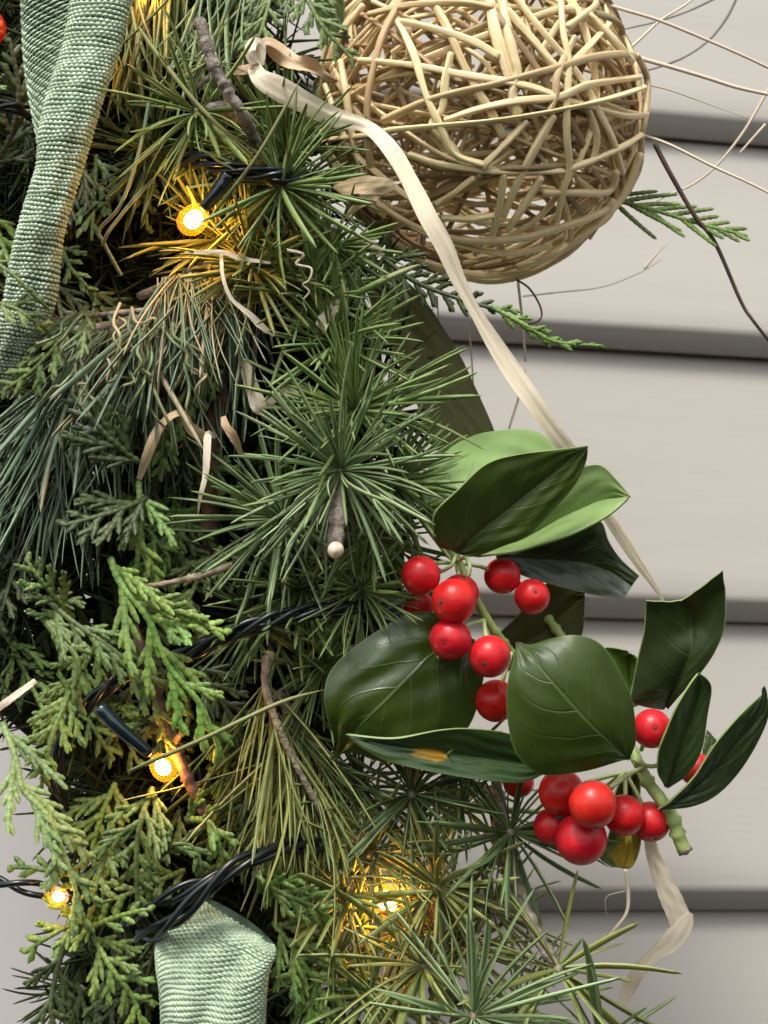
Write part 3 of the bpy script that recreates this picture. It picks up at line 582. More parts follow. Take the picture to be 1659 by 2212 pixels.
# shaded middle layer: sprays one can still tell apart, and needle fans
def rb(y):  return np.interp(y, [-100, 350, 450, 600, 700, 900, 1300, 1500, 1650, 1800, 2300], [610, 650, 715, 820, 850, 860, 870, 840, 720, 650, 700])
def lb(y):  return np.interp(y, [-100, 1450, 1560, 1750, 1950, 2050, 2300], [-150, -100, 130, 190, 190, 150, 110])
MARKS = [(300, 120, 'between the sage ribbon and the top grey twig'), (560, 60, 'at the top edge above the raffia knot'), (40, 300, 'left of the upper sage ribbon'), (250, 450, 'right of the narrow part of the sage ribbon'),
 (480, 430, 'under the twisted cables near the brightest bulb'), (650, 560, 'below the tan raffia band'), (60, 900, 'at the left edge under the long needles'), (260, 900, 'beneath the long blue needles'),
 (420, 850, 'left of the thick red-brown branch'), (600, 850, 'behind the pale raffia pieces at the centre'), (620, 1150, 'behind the largest round whorl'), (330, 1150, 'above the bright green cedar spray'), (70, 1150, 'at the left edge above the straw end'),
 (60, 1420, 'by the straw-like raffia at the left edge'), (250, 1430, 'above the black bulb socket'), (470, 1400, 'under the long cable in the middle'), (680, 1350, 'left of the broad glossy holly leaf'), (230, 1650, 'left of the lower left bulb'),
 (430, 1650, 'right of the orange-lit twig'), (600, 1600, 'behind the peeling brown twig'), (280, 1850, 'below the lower left bulb'), (180, 2000, 'below the small left bulb'), (520, 1850, 'behind the lower crossing cables'), (650, 2000, 'right of the shoulder of the lower ribbon'), (220, 2150, 'left of the lower ribbon'), (640, 2160, 'right of the hanging lower ribbon')]
TONE = dict(c_dark='dark green', c_olive='olive', c_mid='mid green')
used = {}
for i in range(64):
    y = random.uniform(-20, 2240); x = random.uniform(lb(y)+60, rb(y)-60); a = random.uniform(-2.3, -.8); l = random.uniform(90, 150); k = random.uniform(-20, -8)
    ax = [(x - math.cos(a)*l*t, y - math.sin(a)*l*t, k + 3*math.sin(t*2)) for t in (-1, -.3, .4, 1)]
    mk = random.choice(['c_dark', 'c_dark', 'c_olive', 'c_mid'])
    mkr = sorted(MARKS, key=lambda q: (q[0]-x)**2 + (q[1]-y)**2); sz = 'long' if l > 120 else 'short'
    lab = next((f'{sz} shaded {TONE[mk]} cedar spray ' + q[2] for q in mkr[:3] if f'{sz} shaded {TONE[mk]} cedar spray ' + q[2] not in used), f'{sz} shaded {TONE[mk]} cedar spray ' + mkr[0][2]); used[lab] = 1
    spray(lab, ax, mk, w=18, lat=95, spacing=30, group='shaded cedar sprays inside the garland', nrm=(random.uniform(-.6, .6), random.uniform(-.3, .8), .8))

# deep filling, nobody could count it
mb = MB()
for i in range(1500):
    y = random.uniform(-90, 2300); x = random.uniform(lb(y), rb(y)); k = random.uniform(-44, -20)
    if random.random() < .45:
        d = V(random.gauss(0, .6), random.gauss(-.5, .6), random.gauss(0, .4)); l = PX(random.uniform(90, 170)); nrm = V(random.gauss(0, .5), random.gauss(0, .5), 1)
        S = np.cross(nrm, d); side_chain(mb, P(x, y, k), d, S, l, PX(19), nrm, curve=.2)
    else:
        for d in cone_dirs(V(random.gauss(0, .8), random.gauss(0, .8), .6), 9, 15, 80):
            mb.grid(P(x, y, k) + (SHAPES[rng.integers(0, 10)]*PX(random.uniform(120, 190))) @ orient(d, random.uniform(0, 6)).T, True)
o = solo(mb, 'garland_filling', M['filling'], 'shade-dark tangle of cedar and needles deep inside the garland', 'foliage', P(500, 1100, -30)); o['kind'] = 'stuff'
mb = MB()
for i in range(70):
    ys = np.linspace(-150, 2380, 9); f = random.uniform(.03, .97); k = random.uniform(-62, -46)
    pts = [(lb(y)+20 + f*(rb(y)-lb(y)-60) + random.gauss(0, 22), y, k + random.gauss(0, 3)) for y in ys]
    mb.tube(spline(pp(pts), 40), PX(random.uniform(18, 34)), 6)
o = solo(mb, 'garland_core', M['core'], 'bundle of shade-dark stems at the heart of the garland', 'stems', P(500, 1100, -55)); o['kind'] = 'stuff'  # dense backing added to keep the bright wall out of dark gaps

# ------------------------------------------------------------------ bare twigs
def twig(label, pts, r0, r1, m, name='twig', cut=None, side=None, knobs=.18):
    mb = MB(); stem_tube(mb, pp(pts), PX(r0), PX(r1), sides=9, n=len(pts)*9, knobs=knobs)
    root = thing(name, label, 'twig', P(*pts[0])); mb.build('stem', M[m], root)
    if cut: mb = MB(); mb.sphere(P(*pts[0]), PX(r0*.85), axis=V(*cut), nu=8, nv=12); mb.build('cut_end', M['cutwood'], root)
    for s in side or []:
        mb = MB(); stem_tube(mb, pp(s), PX(r1*.8), PX(r1*.5), n=14); mb.build('side_shoot', M[m], root)
    return root
twig('grey-brown knobbly twig with blunt end at top centre', [(430, 42, 20), (445, 90, 20), (462, 140, 20), (490, 195, 20), (520, 240, 19), (548, 300, 12), (575, 380, -4)], 13, 11, 'bark', side=[[(470, 160, 7), (440, 175, 8), (425, 190, 8)]])
twig('thick red-brown branch end in the shade at centre left', [(468, 812, -12), (470, 870, -8), (462, 930, -8), (458, 1020, -10), (455, 1130, -14), (450, 1300, -22)], 27, 18, 'bark_red', knobs=.06)
twig('red-brown twig glowing orange beside the lower left bulb', [(290, 1355, -4), (325, 1450, 0), (345, 1530, 2), (375, 1610, 4), (400, 1670, 5), (442, 1755, 4)], 11, 13, 'bark_red', side=[[(375, 1600, 4), (392, 1585, 8)]], knobs=.08)
twig('dry tan forked twiglet left of the middle whorls', [(500, 1222, 4), (440, 1242, 6), (370, 1258, 7), (310, 1268, 7)], 8, 6, 'bark_tan', side=[[(312, 1268, 7), (318, 1225, 6), (305, 1190, 4)], [(312, 1268, 7), (308, 1290, 5)]])
twig('grey twig running down through the yellow-lit needles', [(930, 1850, -4), (942, 1940, -3), (955, 2020, -4), (975, 2120, -6), (990, 2240, -8)], 10, 12, 'bark')
twig('grey-brown twig running down right of the yellow glow', [(1060, 1640, -14), (1085, 1750, -10), (1110, 1880, -6), (1150, 1990, -3), (1190, 2070, 2)], 11, 13, 'bark')
twig('pale twig behind the yellow-lit whorl', [(870, 1600, -20), (890, 1720, -14), (900, 1850, -14), (930, 2000, -16), (940, 2240, -20)], 9, 9, 'bark')

# ------------------------------------------------------------------ light string
ls = thing('light_string', 'string of warm white lights on dark green twisted cables wound through the garland', 'string lights', P(500, 1350, 0))
def cable(pts, n=3, r=7.0, turn=260, spread=11):
    base = spline(pp(pts), 90); L = np.r_[0, np.cumsum(np.linalg.norm(np.diff(base, axis=0), axis=1))]
    T = np.gradient(base, axis=0); T /= np.linalg.norm(T, axis=1)[:, None]; N = TW - T*(T @ TW)[:, None]; N /= np.linalg.norm(N, axis=1)[:, None]; B = np.cross(T, N)
    for i in range(n):
        ph = L/PX(turn)*2*math.pi + i*2*math.pi/n
        amp = PX(spread)*(1+.3*np.sin(L/PX(140)+i*2))
        mb = MB(); mb.tube(base + (np.cos(ph)*amp)[:, None]*B + (np.sin(ph)*amp)[:, None]*N, PX(r), 8); mb.build('cable', M['wire'], ls)
cable([(-40, 235, -6), (20, 232, -4), (60, 242, -6), (120, 260, -12)], 3, 6.5)
cable([(375, 350, -4), (430, 348, 8), (490, 362, 12), (560, 372, 12), (620, 378, 10), (690, 392, -6)], 4, 6.5, spread=12)
cable([(860, 1310, -10), (780, 1308, 2), (700, 1318, 7), (600, 1338, 9), (500, 1370, 8), (400, 1412, 5), (310, 1440, -2), (230, 1488, 0), (165, 1545, 0), (128, 1620, 0), (122, 1690, -2), (140, 1760, -6)], 4, 6.5, spread=12)
cable([(-40, 1900, -4), (20, 1912, 0), (80, 1922, 0), (120, 1930, -4)], 2, 7)
cable([(740, 1828, -12), (690, 1822, -2), (620, 1828, 6), (540, 1858, 12), (480, 1895, 14), (420, 1950, 14), (360, 2000, 12), (300, 2022, 4)], 3, 7.5, turn=330, spread=12)
cable([(500, 1880, 8), (430, 1905, 10), (370, 1935, 10), (300, 1975, 6), (270, 2000, 0)], 2, 6.5, spread=9)
def socket(pts, r=16, r2=13):
    q = spline(pp(pts), 16); mb = MB(); rr = np.linspace(PX(r), PX(r2), 16); rr[3] *= .93; rr[4] *= 1.04; rr[-1] *= .9
    mb.tube(q, rr, 14); return mb.build('bulb_socket', M['holder'], ls)
def bulb(c, d, r=22, soft=False, sock=None):
    ax = V(*d); mb = MB(); mb.sphere(P(*c), PX(r*.70), axis=ax, nu=14, nv=16, prof=lambda t: 1+.22*np.cos(t)**2)
    b = mb.build('bulb', M['bulb_soft' if soft else 'bulb'], ls)
    mb = MB(); mb.sphere(P(*c), PX(r*1.22), axis=ax, nu=18, nv=20, prof=lambda t: 1+.22*np.cos(t)**2+.03*np.sin(t*2)); mb.build('bulb_shell', M['shell'], b)
def bulb_socket(pts, c, d, r=22, soft=False): bulb(c, d, r, soft, socket(pts))
bulb_socket([(492, 380, 12), (470, 415, 12), (440, 450, 11)], (418, 474, 10), (-.7, -.7, .1), 25)
bulb_socket([(216, 1530, 12), (260, 1575, 12), (322, 1628, 10)], (352, 1657, 8), (.7, -.7, .2), 22)
bulb_socket([(740, 1850, -10), (790, 1900, -8)], (836, 1946, -3), (.5, -.5, .5), 29)
bulb_socket([(210, 1960, -2), (170, 1945, 6)], (126, 1937, 12), (-.9, .1, .2), 15, True)
bulb_socket([(330, -120, -8), (318, -90, -8)], (300, -50, -8), (-.3, -.9, 0), 24)
bulb_socket([(200, 60, -4), (200, 90, -4)], (200, 116, -4), (0, -1, .2), 15, True)
bulb_socket([(520, 1640, -22), (560, 1680, -20)], (585, 1720, -18), (.3, -.8, 0), 18, True)
bulb_socket([(400, 860, -26), (350, 820, -24)], (325, 800, -22), (0, -1, 0), 15, True)

# ------------------------------------------------------------------ vine ball
BC = P(1035, 248, -38); BR = 362/FPX*(Z0+.038)
ball = thing('vine_ball', 'round ball woven from pale peeled vine strands at the upper right', 'vine ball', BC)
def on_ball(x, y, rr):
    d = RT*((x-W_/2)/FPX) + UP*((H_/2-y)/FPX) - TW; d = d/np.linalg.norm(d); oc = CO - BC
    b = oc @ d; c = oc @ oc - rr*rr; q = b*b - c
    if q <= 0:
        p = CO + d*(-b); v = p - BC; return BC + v/np.linalg.norm(v)*rr
    return CO + d*(-b - math.sqrt(q))
def strand(pts, r, flat, m='vine'):
    mb = MB(); n = len(pts); rr = r*(1 + .10*np.sin(np.linspace(0, rng.uniform(5, 14), n) + rng.uniform(0, 6)) + rng.standard_normal(n)*.03)
    mb.tube(pts, rr, 12, flat=flat, twist=rng.uniform(-3, 3), lobe=.16); mb.build('strand', M[m], ball)
for i in range(125):
    nrm = rng.standard_normal(3)*np.array([.8, .8, 1.15]); nrm /= np.linalg.norm(nrm); off = rng.uniform(-.5, .5); rr = BR*rng.uniform(.86, .985)
    a = np.cross(nrm, (0, 0, 1.)); a /= np.linalg.norm(a); b = np.cross(nrm, a)
    st = rng.uniform(0, 6.28); arc = rng.uniform(2.2, 5.6); m = max(5, int(arc/.42)); th = st + np.linspace(0, arc, m)
    c = math.sqrt(1-off*off)
    q = BC + rr*(nrm*off + c*(np.cos(th)[:, None]*a + np.sin(th)[:, None]*b)) + rng.standard_normal((m, 3))*BR*.026
    q = BC + (q-BC)/np.linalg.norm(q-BC, axis=1)[:, None]*rr*(1+rng.standard_normal((m, 1))*.018)
    d = spline(q, m*5); k = np.array([np.interp(np.linspace(0, m-1, m*5), np.arange(m), q[:, j]) for j in range(3)]).T
    strand(d*.80 + k*.20, rng.uniform(.00045, .00085), rng.uniform(.65, 1), 'vine_shade_brown' if rng.random() < .30 else ('vine_lit' if rr > BR*.93 else 'vine'))  # outer strands in the lit tone, the rest darker as painted shade
HS = [([(885, -40), (905, 100), (940, 230), (968, 325)], 1.6), ([(930, -40), (960, 120), (985, 240), (1000, 310), (980, 390), (1000, 470)], 1.5),
 ([(340, 250), (430, 255), (600, 275), (800, 315), (960, 340), (1080, 370), (1190, 410), (1330, 450), (1450, 480), (1540, 478)], 1.0),
 ([(440, 500), (620, 420), (780, 375), (900, 350), (1050, 310), (1190, 275), (1300, 240), (1420, 225), (1490, 232)], 1.1),
 ([(160, 600), (230, 580), (400, 560), (480, 540), (700, 520), (900, 500), (1100, 470), (1300, 430), (1420, 400), (1530, 362)], 1.05),
 ([(550, 640), (680, 680), (850, 705), (1000, 712), (1195, 712)], 1.0),
 ([(400, 830), (500, 900), (620, 960), (760, 995), (900, 1000), (1040, 985), (1180, 945), (1330, 890), (1440, 820), (1500, 740)], 1.1),
 ([(420, 850), (600, 960), (740, 1010), (900, 1050), (1040, 1045), (1140, 1020)], 1.0),
 ([(500, 90), (560, 95), (700, 130), (830, 180), (920, 235)], 1.1), ([(505, 90), (570, 230), (620, 390), (690, 540), (740, 640), (860, 685)], 1.1),
 ([(640, -20), (720, 130), (780, 270), (850, 400), (900, 480), (940, 570)], 1.2), ([(960, 40), (1060, 160), (1150, 270), (1220, 340)], 1.15),
 ([(990, -20), (1100, 120), (1200, 240), (1280, 350), (1340, 470), (1400, 590), (1440, 720)], 1.0),
 ([(1180, -20), (1190, 130), (1212, 250), (1205, 420), (1205, 560), (1218, 700), (1190, 800), (1165, 920)], 1.0),
 ([(1220, 702), (1330, 660), (1440, 610), (1520, 560)], .95), ([(1385, 100), (1300, 190), (1235, 255)], 1.0),
 ([(1150, 480), (1070, 620), (1000, 760), (940, 900)], 1.2), ([(530, -20), (450, 130), (410, 260), (380, 420), (380, 600), (400, 720)], 1.1),
 ([(360, 20), (260, 150), (205, 280)], 1.0), ([(265, 250), (290, 400), (310, 540), (330, 640), (370, 730)], 1.1), ([(690, 905), (800, 910), (910, 895)], 1.1),
 ([(1110, 800), (1250, 800), (1385, 795), (1412, 715)], 1.1), ([(725, 220), (700, 330), (690, 450), (648, 520), (720, 600), (760, 660)], 1.1),
 ([(1040, 505), (960, 590), (890, 660), (855, 695)], 1.0), ([(1240, 150), (1170, 300), (1160, 400), (1130, 470)], 1.0), ([(1290, 430), (1330, 560), (1322, 640), (1295, 700)], 1.1),
 ([(820, 740), (740, 800), (665, 850)], .9), ([(945, 725), (930, 850), (895, 975)], 1.1), ([(1100, 740), (1020, 870), (960, 960)], 1.1),
 ([(1515, 640), (1430, 830), (1300, 960), (1150, 1060), (1000, 1110)], 1.1), ([(770, 1150), (900, 1165), (1050, 1135), (1180, 1065), (1300, 950), (1400, 830)], 1.1),
 ([(1500, 230), (1545, 330), (1535, 470), (1520, 560), (1515, 700), (1450, 800)], 1.1), ([(1300, 60), (1420, 190), (1480, 260)], 1.2), ([(1210, 110), (1310, 35), (1330, 10)], 1.1),
 ([(620, 1090), (760, 1130), (900, 1145), (1050, 1120)], 1.0), ([(450, 980), (600, 1080), (700, 1130)], 1.0), ([(150, 480), (220, 640), (330, 790), (450, 900)], 1.0),
 ([(200, 350), (300, 600), (420, 720), (560, 830)], .95), ([(380, 60), (560, 20), (760, 10), (900, 30)], 1.0), ([(700, 500), (820, 460), (900, 440), (1010, 420), (1180, 400), (1300, 350), (1510, 320)], 1.05)]
for j, (pl, w) in enumerate(HS):
    q = np.array([on_ball(597.2+.52*x, .52*y, BR*(1.0 + .004*(j % 5))) for x, y in pl])
    m = len(pl); d = spline(q, m*7); strand(d, .00078*w, .70, 'vine_lit' if j % 7 != 3 else 'vine')

# ------------------------------------------------------------------ raffia
def raff(label, pts, m='raffia', name='raffia_strip', cat='raffia', tilt=0.22, cup=.035, fold=0, extra=None):
    """pts: (x, y, k, width). a thin creased band with real thickness"""
    mb = MB()
    for band in [pts] + (extra or []):
        A = np.array([(*P(x, y, k), PX(w*.92, k)) for x, y, k, w in band]); n = len(band)*9; q = spline(A, n); C = q[:, :3]; w = np.maximum(q[:, 3], PX(1.5))
        T = np.gradient(C, axis=0); T /= np.linalg.norm(T, axis=1)[:, None]; S = np.cross(T, TW); S /= np.linalg.norm(S, axis=1)[:, None]
        ph = rng.uniform(0, 6); t = np.linspace(0, 1, n); tl = tilt*np.sin(t*7+ph); S = S*np.cos(tl)[:, None] + TW*np.sin(tl)[:, None]; Nn = np.cross(S, T)
        v = np.linspace(-1, 1, 9); h = cup*np.abs(v)[None, :]*w[:, None]*np.cos(t*9+ph)[:, None]*2 + .016*w[:, None]*np.sin(v[None, :]*8+ph+t[:, None]*6) + .015*w[:, None]*np.sin(v[None, :]*5 + t[:, None]*30)
        edge = 1 + .05*np.sin(t*47+ph)*np.sin(t*23)
        F = C[:, None] + S[:, None]*(v[None, :]*w[:, None]*.5*edge[:, None])[..., None] + Nn[:, None]*(-h)[..., None]
        th = .00009; L = np.r_[0, np.cumsum(np.linalg.norm(np.diff(C, axis=0), axis=1))]*100
        fr, bk = F + Nn[:, None]*th, F - Nn[:, None]*th; mb.grid(fr, uv=L); mb.grid(bk[:, ::-1], uv=L)
        for e in (0, -1): mb.grid(np.stack([fr[:, e], bk[:, e]], 1), uv=L)
    return solo(mb, name, M[m], label, cat, P(*pts[0][:3]))
raff('long cream raffia ribbon crossing the vine ball down to the holly', [(545, 135, 8, 30), (562, 168, 10, 44), (600, 190, 10, 54), (660, 222, 8, 50), (720, 252, 4, 46), (780, 268, 2, 34), (815, 290, 4, 36), (850, 330, 6, 40), (885, 390, 7, 40), (925, 470, 8, 44), (958, 530, 7, 46), (990, 605, 5, 36), (1030, 680, 3, 30), (1085, 770, 1, 44), (1150, 865, 0, 44), (1195, 930, -2, 38), (1235, 985, -5, 40), (1290, 1080, -10, 28), (1330, 1140, -12, 28), (1375, 1210, -14, 24), (1412, 1265, -16, 12), (1440, 1310, -18, 6)])
raff('cream raffia tail folding sharply beside the lower berries', [(1398, 1790, -8, 20), (1412, 1850, -10, 34), (1440, 1920, -10, 48), (1462, 1970, -10, 54), (1478, 2005, -10, 50)], 'raffia', tilt=.08, extra=[[(1492, 1972, -9.6, 12), (1478, 2000, -9.4, 40), (1452, 2030, -9.2, 48), (1412, 2062, -9.5, 34), (1380, 2098, -10, 36), (1356, 2140, -12, 34), (1340, 2180, -13, 20)]])
raff('pale raffia bow loop standing left of the ribbon crossing', [(548, 138, 10, 20), (540, 110, 11, 26), (548, 92, 10, 24), (562, 100, 9, 26), (560, 140, 8, 24)], 'raffia')
raff('tan crumpled raffia loop above the cream ribbon', [(555, 120, 6, 16), (575, 98, 8, 40), (610, 115, 8, 44), (640, 140, 8, 40), (665, 148, 8, 36), (700, 160, 4, 24), (730, 175, 0, 12)], 'raffia_tan', cup=.3)
raff('pinkish raffia flap pointing left under the bow', [(560, 145, 9, 20), (530, 150, 8, 24), (505, 155, 6, 16), (480, 168, 2, 4)], 'raffia_tan')
raff('tan raffia band wrapped round the ball edge', [(722, 400, 0, 16), (750, 404, 3, 38), (790, 400, 5, 44), (830, 402, 6, 38), (852, 398, 5, 22)], 'raffia_tan', cup=.05)
raff('fraying tan raffia end below the wrapped band', [(845, 405, 5, 14), (800, 425, 5, 26), (765, 450, 4, 16), (735, 480, 2, 5)], 'raffia_tan')
raff('pale raffia piece standing left of the middle whorls', [(520, 785, 0, 20), (533, 800, 1, 30), (545, 840, 2, 34), (560, 880, 2, 36), (568, 895, 0, 14)], 'raffia')
raff('short raffia loop between needles at centre', [(570, 878, 0, 12), (600, 855, 2, 26), (632, 845, 2, 26), (660, 830, -2, 10)], 'raffia')
raff('crumpled cream raffia above the upright whorl', [(735, 655, 2, 14), (712, 672, 4, 34), (695, 700, 4, 28), (690, 725, 2, 12)], 'raffia', cup=.3)
raff('curved raffia strip arching in the shade at centre left', [(300, 1035, 6, 12), (318, 985, 8, 24), (338, 935, 9, 24), (362, 905, 9, 20), (393, 893, 8, 18), (412, 925, 6, 26), (440, 945, 4, 26), (455, 955, 2, 8)], 'raffia_tan', tilt=.5)
raff('thin twisted raffia strip hanging beside the red-brown branch', [(465, 945, 6, 8), (450, 938, 8, 16), (447, 980, 9, 18), (443, 1030, 9, 14), (432, 1075, 8, 8), (428, 1110, 6, 3)], 'raffia')
raff('ragged tan raffia tuft on the red-brown branch', [(482, 900, 6, 12), (490, 925, 8, 22), (505, 945, 8, 22), (522, 985, 4, 10)], 'raffia_tan', tilt=.6)
raff('straw-like raffia end poking in at the left edge', [(-25, 1545, 14, 18), (20, 1512, 15, 17), (50, 1490, 15, 15), (77, 1470, 14, 12)], 'raffia')
raff('narrow raffia thread bending through the yellow needles', [(478, 548, 10, 8), (482, 600, 11, 9), (500, 645, 11, 9), (540, 680, 10, 14), (560, 700, 9, 18), (592, 726, 8, 4)], 'raffia')
raff('thin raffia strip lying across the yellow-lit needles', [(400, 545, 10, 6), (480, 545, 11, 12), (520, 558, 11, 12), (585, 568, 10, 5)], 'raffia')
raff('short white raffia flap under the ball at left', [(770, 520, -2, 14), (800, 535, -1, 26), (830, 548, -2, 18)], 'raffia')
def cord(label, pts, r, m, name='straw', cat='straw', taper=.4, n=None):
    mb = MB(); n = n or len(pts)*10; q = spline(pp(pts), n); t = np.linspace(0, 1, n)
    mb.tube(q, PX(r)*(1-(1-taper)*t), 6, flat=.8); return solo(mb, name, M[m], label, cat, P(*pts[0]))
cord('curly pale raffia thread among the centre needles', [(620, 540, 8), (655, 550, 10), (640, 570, 10), (672, 580, 11), (668, 605, 11), (655, 615, 10), (668, 630, 10), (655, 650, 9), (662, 672, 8)], 4, 'straw', 'raffia_thread', 'raffia')
cord('thin cream raffia thread hanging below the yellowing leaf', [(1352, 1880, -10), (1357, 1930, -10), (1353, 1972, -9), (1325, 2010, -8), (1290, 2050, -8)], 5.5, 'raffia', 'raffia_thread', 'raffia')
cord('fine hair curling left of the thin raffia thread', [(1350, 1925, -10), (1310, 1938, -10), (1310, 1975, -10)], 1.2, 'straw', 'raffia_thread', 'raffia')
# stalks that spread over the wall at the upper right   (crop 2.074 -> photo units)
def c6(l, k): return [(1128.2+.32*x, .32*y, k) for x, y in l]
cord('topmost straight straw crossing the wall at upper right', c6([(400, -20), (520, 15), (700, 70), (930, 140), (1260, 275), (1500, 380), (1700, 475)], -28), 4.5, 'straw', taper=.8)
cord('flattened cream straw leaving the ball edge to the right', c6([(760, 370), (820, 400), (960, 440), (1230, 520), (1450, 590), (1700, 645)], -30), 5.5, 'straw', taper=.8)
cord('hair-thin straw below the cream one', c6([(840, 570), (1000, 610), (1250, 700), (1530, 800)], -34), 2.2, 'straw')
cord('straight straw falling right from beside the dark stalk', c6([(820, 915), (1000, 980), (1300, 1130), (1520, 1230), (1720, 1330)], -30), 4.2, 'straw', taper=.7)
cord('curved pale straw swinging up to the right edge', c6([(1700, 530), (1640, 640), (1520, 850), (1420, 990), (1300, 1130), (1150, 1245), (1000, 1310), (880, 1370)], -60), 4.8, 'straw', taper=.5)
cord('faint straw parallel to the curved one near the edge', c6([(1640, 840), (1550, 940), (1470, 1030)], -80), 4.0, 'straw', taper=.6)
cord('short pale straw pointing up from the ball top right', c6([(700, 350), (800, 260), (930, 140), (1090, 40), (1180, -30)], -36), 4.0, 'straw', taper=.6)
cord('grey curved stalk crossing the wall from the top edge', c6([(1450, -20), (1380, 120), (1270, 260), (1120, 370), (960, 440), (780, 490)], -90), 4.2, 'greystalk', taper=.7)
cord('grey faint stalk arching over the wall beside the ball', c6([(1300, -10), (1130, 70), (930, 140), (760, 180), (620, 210)], -95), 3.4, 'greystalk', taper=.7)
cord('dark red-brown stalk slanting down the wall to the right edge', [(1415, 312, -34), (1445, 370, -34), (1500, 465, -35), (1545, 525, -36), (1600, 650, -38), (1625, 690, -38), (1672, 750, -40)], 6.5, 'stalk', 'stalk', 'stalk', .6)
cord('curled dark tendril hanging under the vine ball', [(1115, 603, -34), (1145, 625, -36), (1168, 665, -36), (1165, 692, -35), (1130, 700, -34), (1085, 685, -33)], 2.8, 'stalk', 'tendril', 'tendril', .8)
cord('straight thin straw hanging below the vine ball', [(1118, 600, -50), (1128, 690, -52), (1135, 780, -54)], 4.0, 'straw', taper=.8)
cord('lower bent straw leaning left beneath the hanging one', [(1134, 800, -54), (1120, 860, -54), (1100, 925, -52)], 4.0, 'straw', taper=.8)
cord('pale thread hanging left of the raffia ribbon', [(1010, 700, -60), (1018, 760, -60), (1022, 830, -60)], 2.8, 'straw', taper=.8)
cord('short dark thread beside the olive leaf', [(944, 640, -60), (948, 700, -60)], 2.6, 'greystalk')
cord('thin grey stalk arcing across the wall under the ball', [(1130, 640, -110), (1200, 632, -110), (1300, 620, -112), (1380, 590, -112), (1430, 560, -112)], 2.8, 'greystalk')
cord('small straw tip beyond the arcing stalk', [(1392, 580, -100), (1412, 556, -100), (1440, 525, -100)], 4.5, 'straw')

# ------------------------------------------------------------------ sage mesh ribbons, woven thread by thread
def woven(label, Lp, Rp, rows, cols, bulge, rw, valley=None, root=None, slant=0.0, weft='weft_upper'):
    Ls = spline(pp(Lp), 200); Rs = spline(pp(Rp), 200); root = root or thing('mesh_ribbon', label, 'ribbon', Ls[0])
    def S(s, t):
        s = np.clip(s, 0, 1); i = s*199; i0 = np.floor(i).astype(int); i1 = np.minimum(i0+1, 199); f = (i-i0)[..., None]
        a = Ls[i0]*(1-f)+Ls[i1]*f; b = Rs[i0]*(1-f)+Rs[i1]*f; w = np.linalg.norm(b-a, axis=-1)
        base = a + (b-a)*(.5-.5*np.cos(np.pi*t)*np.where(np.abs(t-.5) < .6, 1, 1))[..., None]
        h = bulge*w*np.sin(np.pi*t)**.8
        if valley is not None: h = h + valley(s, t)*w
        return base + TW*h[..., None]
    eps = .002
    def N(s, t):
        a = S(np.clip(s+eps, 0, 1), t)-S(np.clip(s-eps, 0, 1), t); b = S(s, np.clip(t+eps, 0, 1))-S(s, np.clip(t-eps, 0, 1)); n = np.cross(a, b); n /= np.linalg.norm(n, axis=-1)[..., None]+1e-12
        return n*np.sign((n*TW).sum(-1))[..., None]
    amp = PX(2.0)
    A, B = MB(), MB()
    for j in range(rows):
        t = np.linspace(.005, .995, cols*3+1); s0 = (j+.5)/rows + slant*(t-.5) + .0016*np.sin(t*9+j)
        s = np.clip(s0 + rng.uniform(-.12, .12)/rows, 0, 1); off = amp*.85*np.cos(np.pi*(t*cols + j))
        q = S(s, t) + N(s, t)*off[:, None]
        r = PX(rw)*(1 + .16*np.cos(np.pi*(t*cols+j)))*(1+rng.standard_normal(len(t))*.05)
        (B if (j % 13 == 5) else A).tube(q, r, 5, caps=False)
    A.build('weft', M[weft], root, kind='stuff')
    if B.v: B.build('gold_weft', M['weft_gold'], root, kind='stuff')
    C = MB()
    for c in range(cols+1):
        s = np.linspace(.002, .998, rows*2+1); t = np.full(len(s), np.clip(c/cols, .004, .996)); 
        off = -amp*np.cos(np.pi*(t*cols + s*rows-.5)); C.tube(S(np.clip(s + slant*(t-.5), 0, 1), t) + N(s, t)*off[:, None], PX(rw*.42), 4, caps=False)
    C.build('warp', M['warp'], root, kind='stuff')
    D = MB(); s, t = np.meshgrid(np.linspace(0, 1, 90), np.linspace(.01, .99, 26), indexing='ij'); D.grid(S(s, t) - N(s, t)*PX(5)); D.build('ground_fabric', M['mesh_back'], root)
    # the rolled back half, closing the tube behind
    E = MB(); a = Ls[::3]; b = Rs[::3]; w = np.linalg.norm(b-a, axis=1)
    tt = np.linspace(0, 1, 10); E.grid(np.array([a + (b-a)*((1-math.cos(math.pi*q))/2) - TW*(w*.25*math.sin(math.pi*q))[:, None] for q in tt]).transpose(1, 0, 2)); E.build('back_fold', M['mesh_back'], root)
    return root
rib = woven('long gathered sage green mesh ribbon hanging at the upper left', 
      [(165, -60, 6), (158, 0, 8), (138, 110, 10), (108, 200, 12), (88, 290, 14), (82, 360, 14), (60, 432, 14), (36, 520, 14), (22, 592, 12), (12, 650, 10), (-4, 720, 8), (-40, 820, 2)],
      [(310, -60, 6), (284, 0, 8), (260, 100, 10), (236, 168, 12), (208, 256, 14), (188, 328, 14), (160, 420, 14), (140, 488, 14), (132, 540, 12), (118, 656, 10), (80, 740, 6), (50, 830, 0)],
      104, 30, .40, 4.1, valley=lambda s, t: .05*np.sin(t*22+s*5)*np.clip(s*2, 0, 1)*.5)
